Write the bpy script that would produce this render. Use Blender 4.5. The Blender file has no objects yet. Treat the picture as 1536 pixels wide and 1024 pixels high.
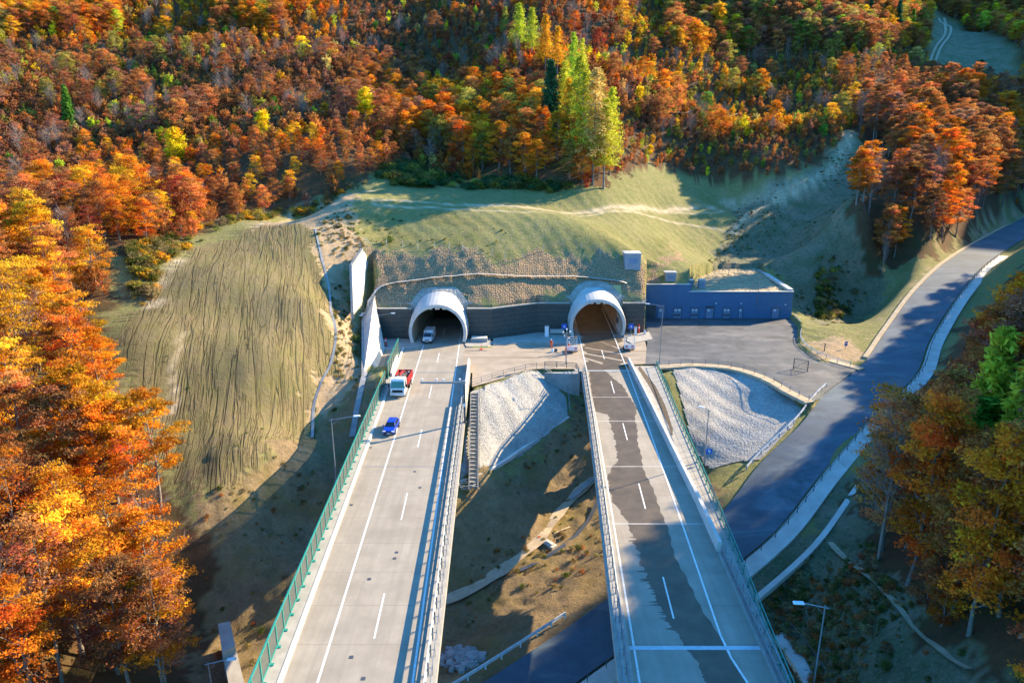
import bpy, bmesh, math, random
import numpy as np
from mathutils import Vector, Matrix
random.seed(11)
RNG = np.random.default_rng(11)
S = bpy.context.scene
COL = S.collection
# ------------------------------------------------------------------ camera model (metres; deck level is z = 0)
H = 40.0; FPX = 1024.0; PITCH = math.atan((512-215)/FPX)
cP, sP = math.cos(PITCH), math.sin(PITCH)
def ray(px, py):
    x = (px-768)/FPX; u = -(py-512)/FPX
    return np.array([x, cP+u*sP, -sP+u*cP])
def at(px, py, z=0.0):                      # point of the sight line at height z
    d = ray(px, py); t = (z-H)/d[2]
    return (float(d[0]*t), float(d[1]*t), float(z))
def atY(px, py, Y):
    d = ray(px, py); t = Y/d[1]
    return (float(d[0]*t), float(Y), float(H+d[2]*t))
def proj(x, y, z):
    z = z-H; f = y*cP-z*sP; u = y*sP+z*cP
    return 768+FPX*x/f, 512-FPX*u/f
# ------------------------------------------------------------------ mesh collector
class MB:
    def __init__(s): s.v = []; s.f = []; s.sm = []
    def add(s, vs, fs, smooth=False):
        o = len(s.v); s.v.extend([tuple(map(float, p)) for p in vs])
        s.f.extend([tuple(i+o for i in f) for f in fs]); s.sm.extend([smooth]*len(fs)); return s
    def box(s, c, d, rz=0.0, top=1.0, c2=None):
        x, y, z = d[0]/2, d[1]/2, d[2]/2
        ca, sa = math.cos(rz), math.sin(rz); vs = []
        for k in (-1, 1):
            q = top if k > 0 else 1.0
            for i, j in ((-1,-1),(1,-1),(1,1),(-1,1)):
                a, b = i*x*q, j*y*q
                vs.append((c[0]+a*ca-b*sa, c[1]+a*sa+b*ca, c[2]+k*z))
        return s.add(vs, [(3,2,1,0),(4,5,6,7),(0,1,5,4),(1,2,6,5),(2,3,7,6),(3,0,4,7)])
    def beam(s, a, b, w, h):
        a = Vector(a); b = Vector(b); d = (b-a)
        if d.length < 1e-6: return s
        d.normalize()
        r = d.cross(Vector((0,0,1)))
        if r.length < 1e-3: r = Vector((1,0,0))
        r.normalize(); u = r.cross(d).normalized(); vs = []
        for p in (a, b):
            for i, j in ((-1,-1),(1,-1),(1,1),(-1,1)): vs.append(p+r*(i*w/2)+u*(j*h/2))
        return s.add(vs, [(0,1,2,3),(7,6,5,4),(0,4,5,1),(1,5,6,2),(2,6,7,3),(3,7,4,0)])
    def tube(s, pts, rad, n=8, cap=True, smooth=True):
        pts = [Vector(p) for p in pts]
        if not hasattr(rad, '__len__'): rad = [rad]*len(pts)
        vs = []; fs = []
        for i, p in enumerate(pts):
            d = (pts[min(i+1, len(pts)-1)]-pts[max(i-1, 0)])
            d.normalize()
            r = d.cross(Vector((0,0,1)) if abs(d.z) < .95 else Vector((0,1,0))).normalized(); u = r.cross(d)
            for k in range(n):
                a = 2*math.pi*k/n; vs.append(p+(r*math.cos(a)+u*math.sin(a))*rad[i])
        for i in range(len(pts)-1):
            for k in range(n):
                k2 = (k+1) % n; fs.append((i*n+k, i*n+k2, (i+1)*n+k2, (i+1)*n+k))
        s.add(vs, fs, smooth)
        if cap:
            s.add(vs[:n], [tuple(range(n-1, -1, -1))]); s.add(vs[-n:], [tuple(range(n))])
        return s
    def prism(s, poly, z0, z1):
        n = len(poly)
        if sum(poly[i][0]*poly[(i+1) % n][1]-poly[(i+1) % n][0]*poly[i][1] for i in range(n)) < 0: poly = poly[::-1]
        vs = [(p[0], p[1], z0) for p in poly]+[(p[0], p[1], z1) for p in poly]
        fs = [tuple(range(n-1, -1, -1)), tuple(range(n, 2*n))]
        fs += [(i, (i+1) % n, n+(i+1) % n, n+i) for i in range(n)]
        return s.add(vs, fs)
    def slab(s, top, th):                     # polygon with its own heights, th thick downwards (fan from first vertex)
        n = len(top); vs = list(top)+[(p[0], p[1], p[2]-th) for p in top]
        fs = []
        if n == 4: fs += [(0,1,2,3), (7,6,5,4)]
        else:
            for i in range(1, n-1): fs += [(0, i, i+1), (n, n+i+1, n+i)]
        fs += [(i, n+i, n+(i+1) % n, (i+1) % n) for i in range(n)]
        return s.add(vs, fs)
    def side(s, prof, y0, y1, xs=1.0):        # outline in x-z (prof) pushed along y
        n = len(prof)
        vs = [(p[0], y0, p[1]) for p in prof]+[(p[0], y1, p[1]) for p in prof]
        return s.add(vs, [tuple(range(n)), tuple(range(2*n-1, n-1, -1))]+[(i, n+i, n+(i+1) % n, (i+1) % n) for i in range(n)])
    def sideyz(s, prof, x0, x1, inset=None):  # outline in y-z pushed along x
        n = len(prof); ins = inset or [0]*n
        vs = [(x0+ins[i], p[0], p[1]) for i, p in enumerate(prof)]+[(x1-ins[i], p[0], p[1]) for i, p in enumerate(prof)]
        return s.add(vs, [tuple(range(n-1, -1, -1)), tuple(range(n, 2*n))]+[((i+1) % n, n+(i+1) % n, n+i, i) for i in range(n)])
    def sweep(s, path, prof, closed=True, caps=True, smooth=False):   # prof: (offset to the right, dz)
        P = [np.array(p, float) for p in path]; n = len(prof); vs = []; fs = []
        for i, p in enumerate(P):
            d = P[min(i+1, len(P)-1)]-P[max(i-1, 0)]; l = math.hypot(d[0], d[1]) or 1
            rx, ry = d[1]/l, -d[0]/l
            for o, dz in prof: vs.append((p[0]+rx*o, p[1]+ry*o, p[2]+dz))
        m = n if closed else n-1
        for i in range(len(P)-1):
            for k in range(m):
                k2 = (k+1) % n; fs.append((i*n+k, (i+1)*n+k, (i+1)*n+k2, i*n+k2))
        s.add(vs, fs, smooth)
        if closed and caps:
            s.add(vs[:n], [tuple(range(n))]); s.add(vs[-n:], [tuple(range(n-1, -1, -1))])
        return s
    def strip(s, A, B):
        vs = []
        for a, b in zip(A, B): vs += [a, b]
        return s.add(vs, [(2*i, 2*i+1, 2*i+3, 2*i+2) for i in range(len(A)-1)])
    def build(s, name, m, parent=None, local=False, fix=True):
        me = bpy.data.meshes.new(name)
        off = Vector((0,0,0)) if (parent is None or local) else parent_loc(parent)
        me.from_pydata([(p[0]-off[0], p[1]-off[1], p[2]-off[2]) for p in s.v], [], s.f)
        me.polygons.foreach_set('use_smooth', s.sm)
        if fix:
            b = bmesh.new(); b.from_mesh(me); bmesh.ops.recalc_face_normals(b, faces=b.faces)
            if all(f.normal.z < -.3 for f in b.faces): bmesh.ops.reverse_faces(b, faces=b.faces)
            b.to_mesh(me); b.free()
        me.update()
        if m: me.materials.append(m)
        o = bpy.data.objects.new(name, me); COL.objects.link(o)
        if parent is not None: o.parent = parent
        return o
def parent_loc(o):
    v = Vector((0,0,0))
    while o is not None: v = v+o.location; o = o.parent
    return v
def tag(o, label=None, cat=None, group=None, kind=None):
    if label: o['label'] = label
    if cat: o['category'] = cat
    if group: o['group'] = group
    if kind: o['kind'] = kind
    return o
def thing(name, loc, label, cat, group=None, rz=0.0):
    o = bpy.data.objects.new(name, None); COL.objects.link(o)
    o.location = loc; o.rotation_euler = (0,0,rz); o.empty_display_size = .5
    return tag(o, label, cat, group)
def dup(root, loc, rz=0.0, label=None, scale=None, group=None):
    r = root.copy(); COL.objects.link(r); r.location = loc; r.rotation_euler = (0,0,rz)
    if scale is not None: r.scale = scale
    if label: r['label'] = label
    if group: r['group'] = group
    for ch in list(root.children):
        c = ch.copy(); COL.objects.link(c); c.parent = r
        for g in ch.children:
            d = g.copy(); COL.objects.link(d); d.parent = c
    return r
def ground(name, mb, m, label=None, kind='structure', cat=None):
    o = mb.build(name, m); return tag(o, label, cat, None, kind)
# ------------------------------------------------------------------ materials
def new_mat(name):
    m = bpy.data.materials.new(name); m.use_nodes = True
    nt = m.node_tree; b = nt.nodes['Principled BSDF']; return m, nt, b
def N(nt, typ, **k):
    n = nt.nodes.new(typ)
    for a, v in k.items():
        if a in ('inputs',):
            for q, w in v.items(): n.inputs[q].default_value = w
        else: setattr(n, a, v)
    return n
def c4(c): return (c[0], c[1], c[2], 1.0)
def mix(nt, fac, a, b, mode='MIX'):
    n = nt.nodes.new('ShaderNodeMix'); n.data_type = 'RGBA'; n.blend_type = mode
    for sock, v in ((n.inputs[0], fac), (n.inputs[6], a), (n.inputs[7], b)):
        if hasattr(v, 'is_linked'): nt.links.new(v, sock)
        elif isinstance(v, (int, float)): sock.default_value = v
        else: sock.default_value = c4(v)
    return n.outputs[2]
def wpos(nt, scale=(1,1,1), rot=0.0):
    g = N(nt, 'ShaderNodeNewGeometry'); mp = N(nt, 'ShaderNodeMapping')
    mp.inputs['Scale'].default_value = scale; mp.inputs['Rotation'].default_value = (0,0,rot)
    nt.links.new(g.outputs['Position'], mp.inputs['Vector']); return mp.outputs['Vector']
def noise(nt, vec, scale, detail=4, rough=.6, lo=.35, hi=.65, dist=0.0):
    n = N(nt, 'ShaderNodeTexNoise'); n.inputs['Scale'].default_value = scale; n.inputs['Detail'].default_value = detail
    n.inputs['Roughness'].default_value = rough; n.inputs['Distortion'].default_value = dist
    if vec is not None: nt.links.new(vec, n.inputs['Vector'])
    r = N(nt, 'ShaderNodeMapRange'); r.inputs[1].default_value = lo; r.inputs[2].default_value = hi
    nt.links.new(n.outputs['Fac'], r.inputs[0]); return r.outputs[0]
def math_n(nt, op, a, b=None):
    n = N(nt, 'ShaderNodeMath', operation=op)
    for i, v in enumerate((a, b)):
        if v is None: continue
        if hasattr(v, 'is_linked'): nt.links.new(v, n.inputs[i])
        else: n.inputs[i].default_value = v
    return n.outputs[0]
def bump(nt, b, h, dist, strength=1.0, prev=None):
    n = N(nt, 'ShaderNodeBump'); n.inputs['Distance'].default_value = dist; n.inputs['Strength'].default_value = strength
    nt.links.new(h, n.inputs['Height'])
    if prev is not None: nt.links.new(prev, n.inputs['Normal'])
    if b is not None: nt.links.new(n.outputs[0], b.inputs['Normal'])
    return n.outputs[0]
def simple(name, c, rough=.6, c2=None, sc=2.0, bm=0.0, metal=0.0, spec=.4, obj=False, bsc=None):
    m, nt, b = new_mat(name); b.inputs['Roughness'].default_value = rough; b.inputs['Metallic'].default_value = metal
    b.inputs['Specular IOR Level'].default_value = spec
    c2 = c2 or tuple(x*.82 for x in c)
    if obj:
        t = N(nt, 'ShaderNodeTexCoord'); v = t.outputs['Object']
    else: v = wpos(nt)
    f = noise(nt, v, sc, 5)
    nt.links.new(mix(nt, f, c, c2), b.inputs['Base Color'])
    if bm: bump(nt, b, noise(nt, v, bsc or sc*4, 5, .7, 0, 1), bm)
    return m
M = {}
M['concrete'] = simple('concrete', (.40,.375,.33), .85, (.31,.29,.25), .8, .02)
M['white_concrete'] = simple('white_concrete', (.60,.575,.53), .8, (.47,.45,.41), .5, .01)
M['grey_concrete'] = simple('grey_concrete', (.34,.34,.33), .85, (.24,.24,.23), .6, .02)
M['paint_white'] = simple('paint_white', (.78,.78,.75), .7, (.6,.6,.57), 3)
M['steel'] = simple('galvanised_steel', (.27,.30,.33), .45, (.21,.24,.27), 4, metal=.5)
M['dark_steel'] = simple('dark_steel', (.10,.11,.12), .5, metal=.4)
M['green_steel'] = simple('green_steel', (.02,.26,.21), .45, (.015,.20,.17), 3)
M['tin_white'] = simple('white_lacquer', (.74,.76,.78), .35, (.62,.64,.66), 3, obj=True)
M['black_rubber'] = simple('black_rubber', (.02,.02,.02), .8, obj=True)
M['car_blue'] = simple('blue_lacquer', (.008,.05,.46), .25, (.006,.04,.38), 2, spec=.6, obj=True)
M['truck_red'] = simple('red_lacquer', (.42,.02,.025), .5, (.30,.018,.02), 2, obj=True)
M['car_glass'] = simple('dark_glass', (.015,.02,.03), .08, spec=.8, obj=True)
M['green_glass'] = simple('green_tinted_glass', (.015,.10,.06), .08, spec=.8, obj=True)
M['bark_grey'] = simple('grey_bark', (.20,.17,.14), .9, (.11,.095,.08), 2.5, .02, obj=True)
M['lamp_glass'] = simple('clear_lamp_glass', (.75,.75,.72), .15, obj=True)
M['amber'] = simple('amber_plastic', (.8,.30,.02), .3, obj=True)
M['orange_cloth'] = simple('orange_cloth', (.85,.13,.015), .8, obj=True)
M['red_plastic'] = simple('red_plastic', (.70,.05,.03), .5, obj=True)
M['skin'] = simple('skin', (.55,.33,.24), .6, obj=True)
M['dark_cloth'] = simple('dark_cloth', (.03,.035,.06), .9, obj=True)
M['sign_blue'] = simple('sign_blue', (.01,.12,.55), .45, obj=True)
M['sign_red'] = simple('sign_red', (.65,.02,.03), .45, obj=True)
M['sign_white'] = simple('sign_white', (.80,.80,.80), .5, (.76,.76,.76), obj=True)
M['hut_grey'] = simple('grey_render', (.33,.34,.38), .7, (.28,.29,.33), 1.5)
M['door_grey'] = simple('door_grey', (.19,.26,.38), .5, (.17,.235,.35), 1.5)
M['soil_load'] = simple('soil_load', (.09,.065,.045), .95, (.16,.12,.08), 6, .1, obj=True)
M['wood'] = simple('weathered_wood', (.34,.27,.19), .85, (.25,.19,.13), 3)
M['bark'] = simple('bark', (.16,.13,.105), .9, (.27,.24,.21), 3, .03, obj=True)
M['birch_bark'] = simple('pale_bark', (.42,.39,.34), .85, (.22,.20,.17), 2.5, .02, obj=True)
M['twig'] = simple('twig', (.20,.145,.12), .9, (.27,.215,.19), 1.5, obj=True)
M['rubble'] = simple('rubble', (.34,.35,.36), .9, (.22,.23,.24), 1.2, .05)
M['plank'] = simple('plank', (.55,.43,.26), .8)
M['water_metal'] = simple('blue_white_rail', (.50,.55,.60), .5)
# ------------------------------------------------------------------ materials with a pattern of their own
def mat_road():                      # pale concrete carriageway: slabs, joints, faint wheel paths
    m, nt, b = new_mat('road_concrete'); v = wpos(nt)
    c = mix(nt, noise(nt, v, .35, 6), (.36,.315,.25), (.285,.248,.195))
    c = mix(nt, math_n(nt, 'MULTIPLY', noise(nt, wpos(nt, (1.6,.05,1)), 1.0, 5, .7, .42, .75), .55), c, (.21,.185,.15))
    w = N(nt, 'ShaderNodeTexWave', wave_type='BANDS', bands_direction='Y'); w.inputs['Scale'].default_value = .0314*2
    w.inputs['Distortion'].default_value = .05; nt.links.new(v, w.inputs['Vector'])
    j = math_n(nt, 'GREATER_THAN', w.outputs['Fac'], .9995)
    c = mix(nt, math_n(nt, 'MULTIPLY', j, .6), c, (.17,.15,.13))
    c = mix(nt, math_n(nt, 'MULTIPLY', noise(nt, v, .12, 5, .7, .5, .62), .4), c, (.23,.195,.15))
    c = mix(nt, math_n(nt, 'MULTIPLY', noise(nt, v, 1.7, 4, .8, .6, .7), .3), c, (.15,.13,.105))
    nt.links.new(c, b.inputs['Base Color']); b.inputs['Roughness'].default_value = .85
    bump(nt, b, noise(nt, v, 6, 5, .8, 0, 1), .01); return m
def mat_wet():
    m, nt, b = new_mat('wet_concrete'); v = wpos(nt)
    c = mix(nt, noise(nt, v, .5, 5), (.135,.105,.072), (.09,.07,.05)); nt.links.new(c, b.inputs['Base Color'])
    b.inputs['Roughness'].default_value = .5; b.inputs['Specular IOR Level'].default_value = .25; return m
def mat_asphalt(name, a, bb, sc=.4):
    m, nt, b = new_mat(name); v = wpos(nt)
    c = mix(nt, noise(nt, v, sc, 6), a, bb)
    c = mix(nt, math_n(nt, 'MULTIPLY', noise(nt, wpos(nt, (.35,1,1), .25), .16, 6, .75, .50, .66, .8), .6), c, tuple(x*(2.3-.3*i) for i, x in enumerate(a)))
    c = mix(nt, math_n(nt, 'MULTIPLY', noise(nt, v, .09, 6, .75, .5, .62, .5), .6), c, tuple(x*.5 for x in bb))
    nt.links.new(c, b.inputs['Base Color']); b.inputs['Roughness'].default_value = .75
    bump(nt, b, noise(nt, v, 7, 4, .8, 0, 1), .02); return m
def mat_platform():
    m, nt, b = new_mat('dusty_platform'); v = wpos(nt)
    c = mix(nt, noise(nt, v, .3, 6), (.38,.31,.235), (.29,.235,.17))
    c = mix(nt, noise(nt, wpos(nt, (.05,.5,1)), 1.0, 5, .7, .52, .68, .4), c, (.17,.125,.085))
    nt.links.new(c, b.inputs['Base Color']); b.inputs['Roughness'].default_value = .9
    bump(nt, b, noise(nt, v, 3, 5, .8, 0, 1), .03); return m
def mat_stone(name, a, bb, sc=1.6, d=.25):
    m, nt, b = new_mat(name); v = wpos(nt)
    vo = N(nt, 'ShaderNodeTexVoronoi'); vo.inputs['Scale'].default_value = sc; nt.links.new(v, vo.inputs['Vector'])
    hsv = N(nt, 'ShaderNodeSeparateColor'); nt.links.new(vo.outputs['Color'], hsv.inputs[0])
    c = mix(nt, hsv.outputs[0], a, bb)
    c = mix(nt, math_n(nt, 'MULTIPLY', noise(nt, v, .25, 5, .7, .45, .65), .5), c, tuple(x*.62 for x in bb))
    nt.links.new(c, b.inputs['Base Color']); b.inputs['Roughness'].default_value = .9
    n1 = bump(nt, None, vo.outputs['Distance'], -d)
    n2 = N(nt, 'ShaderNodeBump'); n2.inputs['Distance'].default_value = d*.6; nt.links.new(noise(nt, v, sc*2.3, 4, .8, 0, 1), n2.inputs['Height'])
    nt.links.new(n1, n2.inputs['Normal']); nt.links.new(n2.outputs[0], b.inputs['Normal']); return m
def mat_portal():                    # dark gabion-like courses
    m, nt, b = new_mat('dark_gabion'); v = wpos(nt)
    c = mix(nt, noise(nt, v, 2.2, 5, .8), (.105,.10,.085), (.055,.055,.048))
    w = N(nt, 'ShaderNodeTexWave', wave_type='BANDS', bands_direction='Z'); w.inputs['Scale'].default_value = .314; nt.links.new(v, w.inputs['Vector'])
    j = math_n(nt, 'GREATER_THAN', w.outputs['Fac'], .975)
    c = mix(nt, math_n(nt, 'MULTIPLY', j, .7), c, (.02,.02,.02)); nt.links.new(c, b.inputs['Base Color'])
    b.inputs['Roughness'].default_value = .9; bump(nt, b, noise(nt, v, 4, 5, .8, 0, 1), .12); return m
def mat_building():
    m, nt, b = new_mat('slate_render'); v = wpos(nt)
    c = mix(nt, noise(nt, v, .5, 6), (.075,.165,.30), (.062,.14,.26)); nt.links.new(c, b.inputs['Base Color'])
    w = N(nt, 'ShaderNodeTexWave', wave_type='BANDS', bands_direction='X'); w.inputs['Scale'].default_value = .05; nt.links.new(v, w.inputs['Vector'])
    b.inputs['Roughness'].default_value = .75; bump(nt, b, noise(nt, v, 9, 3, .8, 0, 1), .02); return m
def mat_leaf():
    m = bpy.data.materials.new('leaf'); m.use_nodes = True; nt = m.node_tree; nt.nodes.clear()
    o = N(nt, 'ShaderNodeOutputMaterial'); tint = N(nt, 'ShaderNodeAttribute', attribute_type='INSTANCER', attribute_name='tint')
    var = N(nt, 'ShaderNodeAttribute', attribute_type='GEOMETRY', attribute_name='var')
    v2 = N(nt, 'ShaderNodeAttribute', attribute_type='GEOMETRY', attribute_name='hue')
    hs = N(nt, 'ShaderNodeHueSaturation')
    def rng(src, lo, hi):
        r = N(nt, 'ShaderNodeMapRange'); r.inputs[3].default_value = lo; r.inputs[4].default_value = hi
        nt.links.new(src, r.inputs[0]); return r.outputs[0]
    nt.links.new(rng(v2.outputs['Fac'], .484, .528), hs.inputs['Hue']); nt.links.new(rng(var.outputs['Fac'], .5, 1.55), hs.inputs['Value'])
    nt.links.new(tint.outputs['Color'], hs.inputs['Color'])
    d = N(nt, 'ShaderNodeBsdfDiffuse'); t = N(nt, 'ShaderNodeBsdfTranslucent'); mx = N(nt, 'ShaderNodeMixShader'); mx.inputs[0].default_value = .45
    for s_ in (d, t): nt.links.new(hs.outputs[0], s_.inputs['Color'])
    nt.links.new(d.outputs[0], mx.inputs[1]); nt.links.new(t.outputs[0], mx.inputs[2]); nt.links.new(mx.outputs[0], o.inputs[0]); return m
def mat_panel():                     # clear acoustic sheet with a smoky tint
    m = bpy.data.materials.new('clear_panel'); m.use_nodes = True; nt = m.node_tree; nt.nodes.clear()
    o = N(nt, 'ShaderNodeOutputMaterial'); t = N(nt, 'ShaderNodeBsdfTransparent'); t.inputs[0].default_value = (.62,.66,.66,1)
    g = N(nt, 'ShaderNodeBsdfPrincipled'); g.inputs['Base Color'].default_value = (.16,.19,.19,1); g.inputs['Roughness'].default_value = .25
    mx = N(nt, 'ShaderNodeMixShader'); mx.inputs[0].default_value = .42
    nt.links.new(t.outputs[0], mx.inputs[1]); nt.links.new(g.outputs[0], mx.inputs[2]); nt.links.new(mx.outputs[0], o.inputs[0]); return m
M['road'] = mat_road(); M['wet'] = mat_wet()
M['asphalt'] = mat_asphalt('yard_asphalt', (.098,.104,.112), (.056,.062,.070))
M['road_asphalt'] = mat_asphalt('road_asphalt', (.062,.100,.140), (.046,.076,.108), .25)
M['platform'] = mat_platform(); M['gravel'] = mat_stone('pale_gravel', (.43,.41,.37), (.28,.27,.245), 4.5, .07)
M['gravel_dark'] = mat_stone('grey_gravel', (.42,.40,.365), (.28,.265,.24), 4.5, .07)
M['apron'] = mat_stone('stone_apron', (.42,.39,.34), (.30,.28,.24), 3.0, .1)
M['portal'] = mat_portal(); M['building'] = mat_building(); M['leaf'] = mat_leaf(); M['panel'] = mat_panel()
M['sand'] = simple('sandy_path', (.50,.40,.27), .95, (.38,.30,.20), .8, .05)
M['rut'] = simple('dirt_rut', (.46,.38,.25), .95, (.34,.27,.16), .6, .05)
M['tunnel_lining'] = simple('tunnel_lining', (.60,.45,.30), .7, (.42,.31,.2), .4)
M['roof_mat'] = mat_stone('coir_roof', (.50,.38,.22), (.32,.24,.13), 1.3, .25)
# terrain: zones come in as vertex masks painted by area
def mat_terrain():
    m, nt, b = new_mat('terrain'); v = wpos(nt)
    def A(n): return N(nt, 'ShaderNodeAttribute', attribute_type='GEOMETRY', attribute_name=n).outputs['Fac']
    # base: dry autumn grass
    grass = mix(nt, noise(nt, v, .12, 7, .7), (.26,.245,.09), (.175,.195,.058))
    grass = mix(nt, noise(nt, v, .9, 6, .75, .5, .7), grass, (.36,.28,.15))
    grass = mix(nt, math_n(nt, 'MULTIPLY', noise(nt, v, 3.5, 5, .8, .5, .68), .7), grass, (.44,.35,.20))
    grass = mix(nt, math_n(nt, 'MULTIPLY', noise(nt, v, 5.5, 4, .8, .54, .66), .6), grass, (.11,.13,.035))
    lush = mix(nt, noise(nt, v, .5, 6, .75), (.14,.165,.04), (.29,.235,.10))
    mp2 = N(nt, 'ShaderNodeMapping'); mp2.inputs['Scale'].default_value = (1,.07,.07); nt.links.new(wpos(nt, (1,1,1), -.27), mp2.inputs['Vector']); fv = mp2.outputs['Vector']
    def lines(sc, w, det):
        n = N(nt, 'ShaderNodeTexNoise'); n.inputs['Scale'].default_value = sc; n.inputs['Detail'].default_value = det; n.inputs['Distortion'].default_value = .35; nt.links.new(fv, n.inputs['Vector'])
        r = N(nt, 'ShaderNodeMapRange'); r.inputs[1].default_value = 0; r.inputs[2].default_value = w; r.inputs[3].default_value = 1; r.inputs[4].default_value = 0
        nt.links.new(math_n(nt, 'ABSOLUTE', math_n(nt, 'SUBTRACT', n.outputs['Fac'], .5)), r.inputs[0]); return r.outputs[0]
    l1 = lines(.42, .030, 3.5); l2 = lines(1.1, .035, 4)
    furA = math_n(nt, 'SUBTRACT', 1.0, math_n(nt, 'MAXIMUM', l1, math_n(nt, 'MULTIPLY', l2, .6)))
    field = mix(nt, noise(nt, fv, .9, 6, .75, .35, .65), (.205,.16,.078), (.30,.232,.122))
    field = mix(nt, math_n(nt, 'MULTIPLY', noise(nt, v, 1.6, 6, .8, .45, .65), .6), field, (.21,.175,.075))
    field = mix(nt, math_n(nt, 'MULTIPLY', math_n(nt, 'SUBTRACT', 1.0, furA), math_n(nt, 'ADD', .12, math_n(nt, 'MULTIPLY', noise(nt, v, .13, 5, .7, .38, .62), .5))), field, (.085,.068,.032))
    field = mix(nt, math_n(nt, 'MULTIPLY', noise(nt, v, .22, 6, .75, .42, .68), .75), field, (.205,.19,.065))
    soil = mix(nt, noise(nt, v, .35, 7, .75), (.34,.245,.135), (.18,.13,.07))
    soil = mix(nt, math_n(nt, 'MULTIPLY', noise(nt, v, 2.8, 5, .8, .52, .68), .7), soil, (.45,.355,.22))
    soil = mix(nt, math_n(nt, 'MULTIPLY', noise(nt, v, 1.5, 6, .8, .54, .68), .7), soil, (.08,.065,.035))
    soil = mix(nt, math_n(nt, 'MULTIPLY', noise(nt, v, .14, 6, .7, .48, .62), .7), soil, (.23,.175,.06))
    floor = mix(nt, noise(nt, v, .5, 7, .75), (.17,.085,.04), (.09,.06,.032))
    floor = mix(nt, noise(nt, v, .1, 4, .7, .5, .7), floor, (.07,.075,.028))
    vo = N(nt, 'ShaderNodeTexVoronoi'); vo.inputs['Scale'].default_value = 2.0; vo.inputs['Randomness'].default_value = .6
    nt.links.new(v, vo.inputs['Vector'])
    lump = N(nt, 'ShaderNodeMapRange'); lump.inputs[1].default_value = .05; lump.inputs[2].default_value = .6; nt.links.new(vo.outputs['Distance'], lump.inputs[0])
    rock = mix(nt, lump.outputs[0], (.72,.49,.30), (.30,.205,.115))
    rock = mix(nt, math_n(nt, 'MULTIPLY', noise(nt, v, .45, 5, .75, .55, .72), .8), rock, (.28,.22,.09))
    pink = mix(nt, noise(nt, v, .6, 7, .8), (.52,.38,.235), (.33,.24,.14))
    shaded_grass = mix(nt, noise(nt, v, .16, 7, .78, .4, .6), (.12,.15,.075), (.25,.215,.14))  # grass in shade: the shade is put into a darker, cooler tone
    shaded_grass = mix(nt, math_n(nt, 'MULTIPLY', noise(nt, v, 2.6, 5, .8, .5, .66), .8), shaded_grass, (.30,.26,.19))
    shaded_grass = mix(nt, math_n(nt, 'MULTIPLY', noise(nt, v, 1.2, 6, .8, .52, .66), .8), shaded_grass, (.06,.085,.035))
    rutc = mix(nt, noise(nt, v, .8, 6, .7), (.66,.54,.36), (.46,.36,.22))
    c = grass
    for n_, col in (('lush', lush), ('shaded_grass', shaded_grass), ('field', field), ('pink', pink), ('soil', soil), ('floor', floor), ('rock', rock), ('rut', rutc)):
        c = mix(nt, A(n_), c, col)
    nt.links.new(c, b.inputs['Base Color']); b.inputs['Roughness'].default_value = .95; b.inputs['Specular IOR Level'].default_value = .15
    n1 = bump(nt, None, noise(nt, v, 1.3, 7, .8, 0, 1), .5)
    hf = math_n(nt, 'MULTIPLY', furA, A('field'))
    n2 = bump(nt, None, hf, .28, 1.0, n1)
    hr = math_n(nt, 'MULTIPLY', math_n(nt, 'SUBTRACT', 1.0, lump.outputs[0]), A('rock'))
    bump(nt, b, hr, .3, 1.0, n2); return m
M['terrain'] = mat_terrain()
# ------------------------------------------------------------------ terrain
CT = []
def Z(px, py, z): CT.append(at(px, py, z))
def Y(px, py, y): CT.append(atY(px, py, y))
def W(x, y, z): CT.append((x, y, z))
# tilled field left of the viaduct
for p in [(520,296,172),(380,332,166),(300,372,146),(205,430,127)]: Y(*p)
for p in [(190,520,8),(225,600,2),(300,705,-2.2),(411,708,-3.6),(350,761,-5.2),(472,621,-2.8),(440,560,3.0),(400,480,9.2),(420,400,15.5),
          (330,560,4.2),(330,640,-.6),(300,470,10.6),(500,560,1.2),(505,480,7.2),(500,400,14.4),(545,586,.2),(480,340,19.3),(330,410,15.6)]: Z(*p)
# valley floor under the decks
for p in [(457,833,-10.9),(347,923,-14.6),(290,983,-15.6),(420,780,-8.6),(500,760,-9.2),(560,900,-13.8),(450,1000,-15.2),(230,900,-11.5),
          (681,774,-9.9),(796,774,-12.2),(708,896,-15.0),(690,1000,-14.6),(760,690,-8.0),(870,740,-12.3),(740,860,-14.2),(800,930,-13.2)]: Z(*p)
# left wood
for p in [(130,560,5),(60,700,0),(100,850,-6),(200,980,-13.5),(0,1000,-7),(0,600,7),(0,860,-4)]: Z(*p)
for p in [(130,470,118),(150,372,136),(0,420,126),(0,500,110),(0,330,160),(130,330,160)]: Y(*p)
# hill behind
for p in [(0,250,200),(0,120,270),(0,0,360),(150,250,205),(150,120,285),(300,320,172),(300,200,240),(300,100,300),(300,0,390),(420,270,190),(520,255,196),
          (520,180,240),(520,110,305),(520,0,385),(440,60,350),(620,180,270),(640,110,330),(640,230,222),(640,0,400),(760,255,205),(760,200,228),(770,100,275),(800,20,335),
          (880,270,200),(900,200,226),(900,120,278),(900,0,380),(1000,60,335),(1000,150,300),(1000,250,236),(1130,255,236),(1150,190,285),(1150,110,345),(1150,20,380),
          (1270,200,252),(1240,255,236),(1300,100,345),(1300,0,430),(1390,100,390),(1430,50,455),(1490,110,395),(1536,40,480),(1536,130,370),(1536,0,520),(1400,180,290),(1500,220,285),(1480,10,520)]: Y(*p)
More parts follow.
